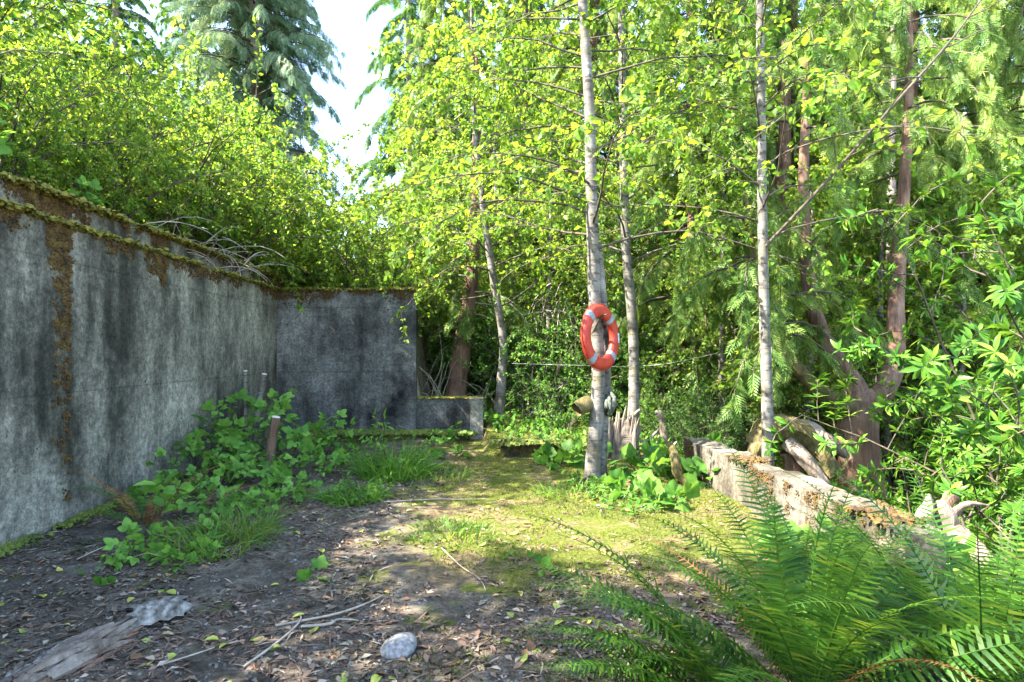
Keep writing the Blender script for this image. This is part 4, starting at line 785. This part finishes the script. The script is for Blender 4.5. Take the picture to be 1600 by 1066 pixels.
# ground cover nobody could count: moss blades, litter
rg = np.random.default_rng(301); n = 110000; X = rg.uniform(-3.4, 2.7, n); Yy = rg.uniform(2.6, 10.8, n); p = np.stack([X, Yy, 0 * X], -1)
k = (wob(p, 1.4, 12) + .55 * wob(p, 4., 3) + np.interp(X, [-3.4, -1, .5, 2.7], [-.7, -.1, .45, .3]) + np.interp(Yy, [2.6, 4.5, 6.5, 10.8], [-.5, -.05, .35, .5])) > .3; p = p[k]; p[:, 2] = H(p[:, 0], p[:, 1]); n = len(p)
d = nrm(rg.normal(0, .6, (n, 3)) + [0, 0, .7]); d[:, 2] = np.abs(d[:, 2]); g = Geo(); scatter(g, (np.array([[0, -.12, 0], [0, .12, 0], [1, 0, 0]]), [np.array([[0, 1, 2]])]), p, frames(d, rg.normal(size=(n, 3))), rg.uniform(.012, .042, n)); M['moss_blade'] = leaf_mat('moss_blade', (.06, .09, .014), (.13, .145, .024), (.19, .2, .03), .4, c2=(.24, .19, .07)); tag(obj('moss_blades', g, M['moss_blade']), 'short moss and grass blades over the yard', 'ground cover', kind='stuff')
n = 80000; X = rg.uniform(-3.8, 2.7, n); Yy = 2.5 + 8.5 * rg.uniform(0, 1, n) ** 1.5; p = np.stack([X, Yy, H(X, Yy) + .004], -1); kk = (wob(p, 2.2, 21) > -.25) & ((X < -.75 + .3 * wob(p, 1.5, 4)) | (Yy < 4.3 + .5 * wob(p, 1.2, 6)) | (rg.uniform(0, 1, len(X)) < .22)); p = p[kk]; n = len(p)
g = Geo(); a = rg.uniform(0, 6.28, n); d = np.stack([np.cos(a), np.sin(a), rg.normal(.05, .12, n)], -1); h_ = n // 2; fr_ = frames(d, nrm(rg.normal(0, .3, (n, 3)) + [0, 0, 1])); sz_ = .01 + .065 * rg.uniform(0, 1, n) ** 2.6; scatter(g, lt_two(.24, .12), p[:h_], fr_[:h_], sz_[:h_]); scatter(g, lt_two(.05, .02), p[h_:], fr_[h_:], sz_[h_:] * 1.8); tag(obj('leaf_litter', g, M['litter']), 'brown crumbled leaf litter over the dirt', 'litter', kind='stuff')
n = 9000; X = rg.uniform(-11, -4.3, n); Yy = rg.uniform(3, 16, n); p = np.stack([X, Yy, H(X, Yy)], -1); g = Geo(); d = nrm(rg.normal(0, .7, (n, 3)) + [0, 0, .6]); scatter(g, lt_two(.28), p + [0, 0, .1], frames(d, nrm(rg.normal(0, .5, (n, 3)) + [0, 0, 1])), rg.uniform(.06, .14, n)); tag(obj('bank_undergrowth', g, M['herb_leaf']), 'low leafy undergrowth covering the bank', 'ground cover', kind='stuff')
n = 14000; X = rg.uniform(-1., 12, n); Yy = rg.uniform(9.6, 22, n); X2 = rg.uniform(3.1, 9, n // 2); Y2 = rg.uniform(3, 10, n // 2); X = np.concatenate([X, X2]); Yy = np.concatenate([Yy, Y2]); k = (Yy > 11.9) | (X > .3); X, Yy = X[k], Yy[k]; n = len(X); p = np.stack([X, Yy, H(X, Yy)], -1); g = Geo(); d = nrm(rg.normal(0, .7, (n, 3)) + [0, 0, .6]); scatter(g, lt_two(.28), p + [0, 0, .06], frames(d, nrm(rg.normal(0, .5, (n, 3)) + [0, 0, 1])), rg.uniform(.05, .13, n)); tag(obj('forest_undergrowth', g, M['herb_leaf']), 'low leafy undergrowth on the forest floor', 'ground cover', kind='stuff')

n = 2000; X = rg.uniform(-3.6, 2.2, n); Yy = 2.6 + 5 * rg.uniform(0, 1, n) ** 1.4; k = (X < -.6) | (Yy < 4.3); X, Yy = X[k], Yy[k]; n = len(X); p = np.stack([X, Yy, H(X, Yy)], -1); M['grit'] = leaf_mat('grit', (.05, .045, .04), (.12, .108, .092), (.1, .1, .1), .0, .9, c2=(.2, .185, .165))
g = moss_on(p, np.tile([0., 0., 1.], (n, 1)), .008, .03, rg, .3); tag(obj('grit', g, M['grit']), 'crumbs of soil and small gravel over the dirt', 'gravel', kind='stuff')
# large-leaved bramble overhanging the wall top at the left edge
b = np.array([-4.45, 5.0, 0]); b[2] = H(b[0], b[1]); herb('large-leaved bramble overhanging the upper end of the wall', b, .9, 7, 9, .2, TRI, 95, lean=.5)
b = np.array([-4.55, 6.6, 0]); b[2] = H(b[0], b[1]); herb('bramble above the widest moss stain of the wall', b, .7, 6, 8, .16, TRI, 96, lean=.5)

# ------------------------------------------------------------------ stone, bark, rotten wood, sticks, fallen leaves
c = gp(626, 1020); g = Geo(); A, B_ = np.meshgrid(np.linspace(0, 2 * math.pi, 33), np.linspace(0, math.pi, 17), indexing='ij')
Vs = np.stack([np.cos(A) * np.sin(B_), np.sin(A) * np.sin(B_), np.cos(B_)], -1); Vs = Vs * np.array([.085, .13, .05]) * (1 + .05 * wob(Vs, 1.2, 3))[..., None]; Vs[..., 0] *= (1 - 1.6 * Vs[..., 1]); rz = -.35
Vs = Vs @ np.array([[math.cos(rz), -math.sin(rz), 0], [math.sin(rz), math.cos(rz), 0], [0, 0, 1]]).T; i = (np.arange(32)[:, None] * 17 + np.arange(16)[None]).ravel(); g.add(Vs + c + [0, 0, .035], np.stack([i, i + 1, i + 18, i + 17], -1)); solo('stone', g, M['stone'], 'smooth egg-shaped grey stone lying on bare dirt', 'stone', c)
c = gp(245, 966); A, B_ = np.meshgrid(np.linspace(-1.25, 1.25, 14), np.linspace(-.5, .5, 14), indexing='ij'); rad = .125
ragged = .02 * np.sin(A * 9) * (np.abs(B_) > .45)
Vb = np.stack([np.sin(A) * rad * .95, B_ * .30 + ragged * 1.5, (np.cos(A) - .3) * rad * .8 + .03 + .008 * np.sin(B_ * 20 + A * 7)], -1); Vb2 = Vb - [0, 0, .01]; rz = -.85
Mz = np.array([[math.cos(rz), -math.sin(rz), 0], [math.sin(rz), math.cos(rz), 0], [0, 0, 1]]); i = (np.arange(13)[:, None] * 14 + np.arange(13)[None]).ravel(); qd = np.stack([i, i + 1, i + 15, i + 14], -1); g = Geo().add(Vb @ Mz.T + c, qd).add(Vb2 @ Mz.T + c, qd); solo('bark_slab', g, M['bark_pale'], 'curled slab of pale bark lying on the dirt', 'bark', c)
b = gp(120, 1030); t = thing('rotten_log', 'crumbling grey rotten log half sunk in the dirt', 'log', b); rl = np.random.default_rng(66); c0, c1 = gp(10, 1090), gp(165, 1003); ax = nrm(c1 - c0); cr = np.array([-ax[1], ax[0], 0])
def slivers(n, w0, w1, lift, rr, seed):
    q = np.random.default_rng(seed); g = Geo()
    for i in range(n):
        u, v = q.uniform(0, .9), q.uniform(w0, w1); L = q.uniform(.10, .32); m_ = c0 + (c1 - c0) * u + cr * v; h = lift * max(0., 1 - (v / .13) ** 2) * (1 - .5 * u)
        p = m_ + [0, 0, h * q.uniform(.5, 1.)]; e = p + ax * L + cr * q.normal(0, .025) + [0, 0, q.normal(0, .012)]
        trunk_geo(g, [p, (p + e) / 2 + q.normal(0, .006, 3), e], [rr * .5, rr * q.uniform(.6, 1.3), rr * .25], 8, 6, .35, 22., .2, seed=i)
    return g
obj('heartwood', slivers(70, -.10, .10, .09, .022, 1), M['driftwood'], t, smooth=False)
obj('bark_shell', slivers(40, .05, .17, .07, .02, 2), M['bark_pale'], t, smooth=False)
obj('red_rot', slivers(34, -.16, -.05, .05, .014, 3), M['cedar_bark'], t, smooth=False)
rg = np.random.default_rng(55)
for i, (p0, p1, r_, lab) in enumerate([((430, 982), (600, 935), .011, 'long thin bare stick lying across the dirt'), ((380, 1045), (470, 965), .010, 'thin stick slanting toward the long bare stick'), ((470, 985), (560, 972), .013, 'short thick twig beside the long bare stick'), ((600, 790), (760, 782), .008, 'fine twig lying on the moss'), ((120, 880), (215, 842), .008, 'pale twig beside the retaining wall foot'), ((150, 800), (240, 775), .009, 'grey twig under the seedling'), ((690, 860), (760, 930), .006, 'dry stalk on the straw edge'), ((250, 1045), (370, 1000), .006, 'dry stalk near the bark slab')]):
    p, q_ = gp(*p0), gp(*p1); p[2], q_[2] = H(p[0], p[1]) + .012, H(q_[0], q_[1]) + .012; mid = (p + q_) / 2 + rg.normal(0, .025, 3) * [1, 1, .2]; m2 = (p + 3 * q_) / 4 + rg.normal(0, .03, 3) * [1, 1, .3]; g = Geo(); trunk_geo(g, [p, mid, m2, q_], [r_ * .7, r_ * .6, r_ * .3], 22, 6, .3, 25.); solo('stick', g, M['dead_twig'], lab, 'stick', p)
rg = np.random.default_rng(401)
def fallen(n, mt, label, grp, sz, seed, xr, yr):
    rng = np.random.default_rng(seed); mes = []
    for v in range(4):
        V0, F0 = lt_ovate([.3, .36, .26, .4][v], [.12, -.1, .2, .05][v], [.1, -.15, .25, .3][v]); V0 = V0 + [0, 0, .04]; me = Geo().add(V0, F0).mesh('fallen_leaf'); me.materials.append(M[mt]); mes.append(me)
    for i in range(n):
        Yv = yr[0] + (yr[1] - yr[0]) * rng.uniform() ** 1.4; px = rng.uniform(*xr); x = (px - 749) / F * Yv
        if x < WX + .15 or x > 2.6: continue
        o = bpy.data.objects.new('fallen_leaf', mes[i % 4]); COL.objects.link(o); s = sz * rng.uniform(.6, 1.25); o.scale = (s, s, s); o.location = (x, Yv, float(H(x, Yv)) + .006); o.rotation_euler = (rng.normal(0, .2), rng.normal(0, .2), rng.uniform(0, 6.28)); tag(o, label, 'leaf', grp)
fallen(115, 'yellow_leaf', 'small yellow-green fallen leaf lying flat on the dirt', 'yellow-green fallen leaves', .075, 402, (-20, 1000), (2.9, 7))
fallen(120, 'brown_leaf', 'small curled brown fallen leaf lying on the dirt', 'brown fallen leaves', .065, 403, (-20, 1100), (2.9, 7.5))
# bleached logs on the beach
for i, (px, Y, L, a) in enumerate([(1560, 17, 4, .3), (1480, 21, 5, -.2), (1590, 24, 6, .1), (1420, 19, 3, .5)]):
    x = (px - 749) / F * Y; p = np.array([x - L / 2, Y, 0]); q_ = np.array([x + L / 2, Y + L * a, 0]); p[2] = H(p[0], p[1]) + .2; q_[2] = H(q_[0], q_[1]) + .2; g = Geo(); trunk_geo(g, [p, (p + q_) / 2, q_], [.24, .22, .15], 16, 10, .1, 2.); solo('beach_log', g, M['driftwood'], 'bleached drift log stranded on the pebble beach', 'log', p, 'logs on the beach')
print('objects', len(bpy.data.objects), 'tris', sum(sum(len(p.vertices) - 2 for p in m.polygons) if len(m.polygons) < 50 else len(m.polygons) * 1.5 for m in bpy.data.meshes))
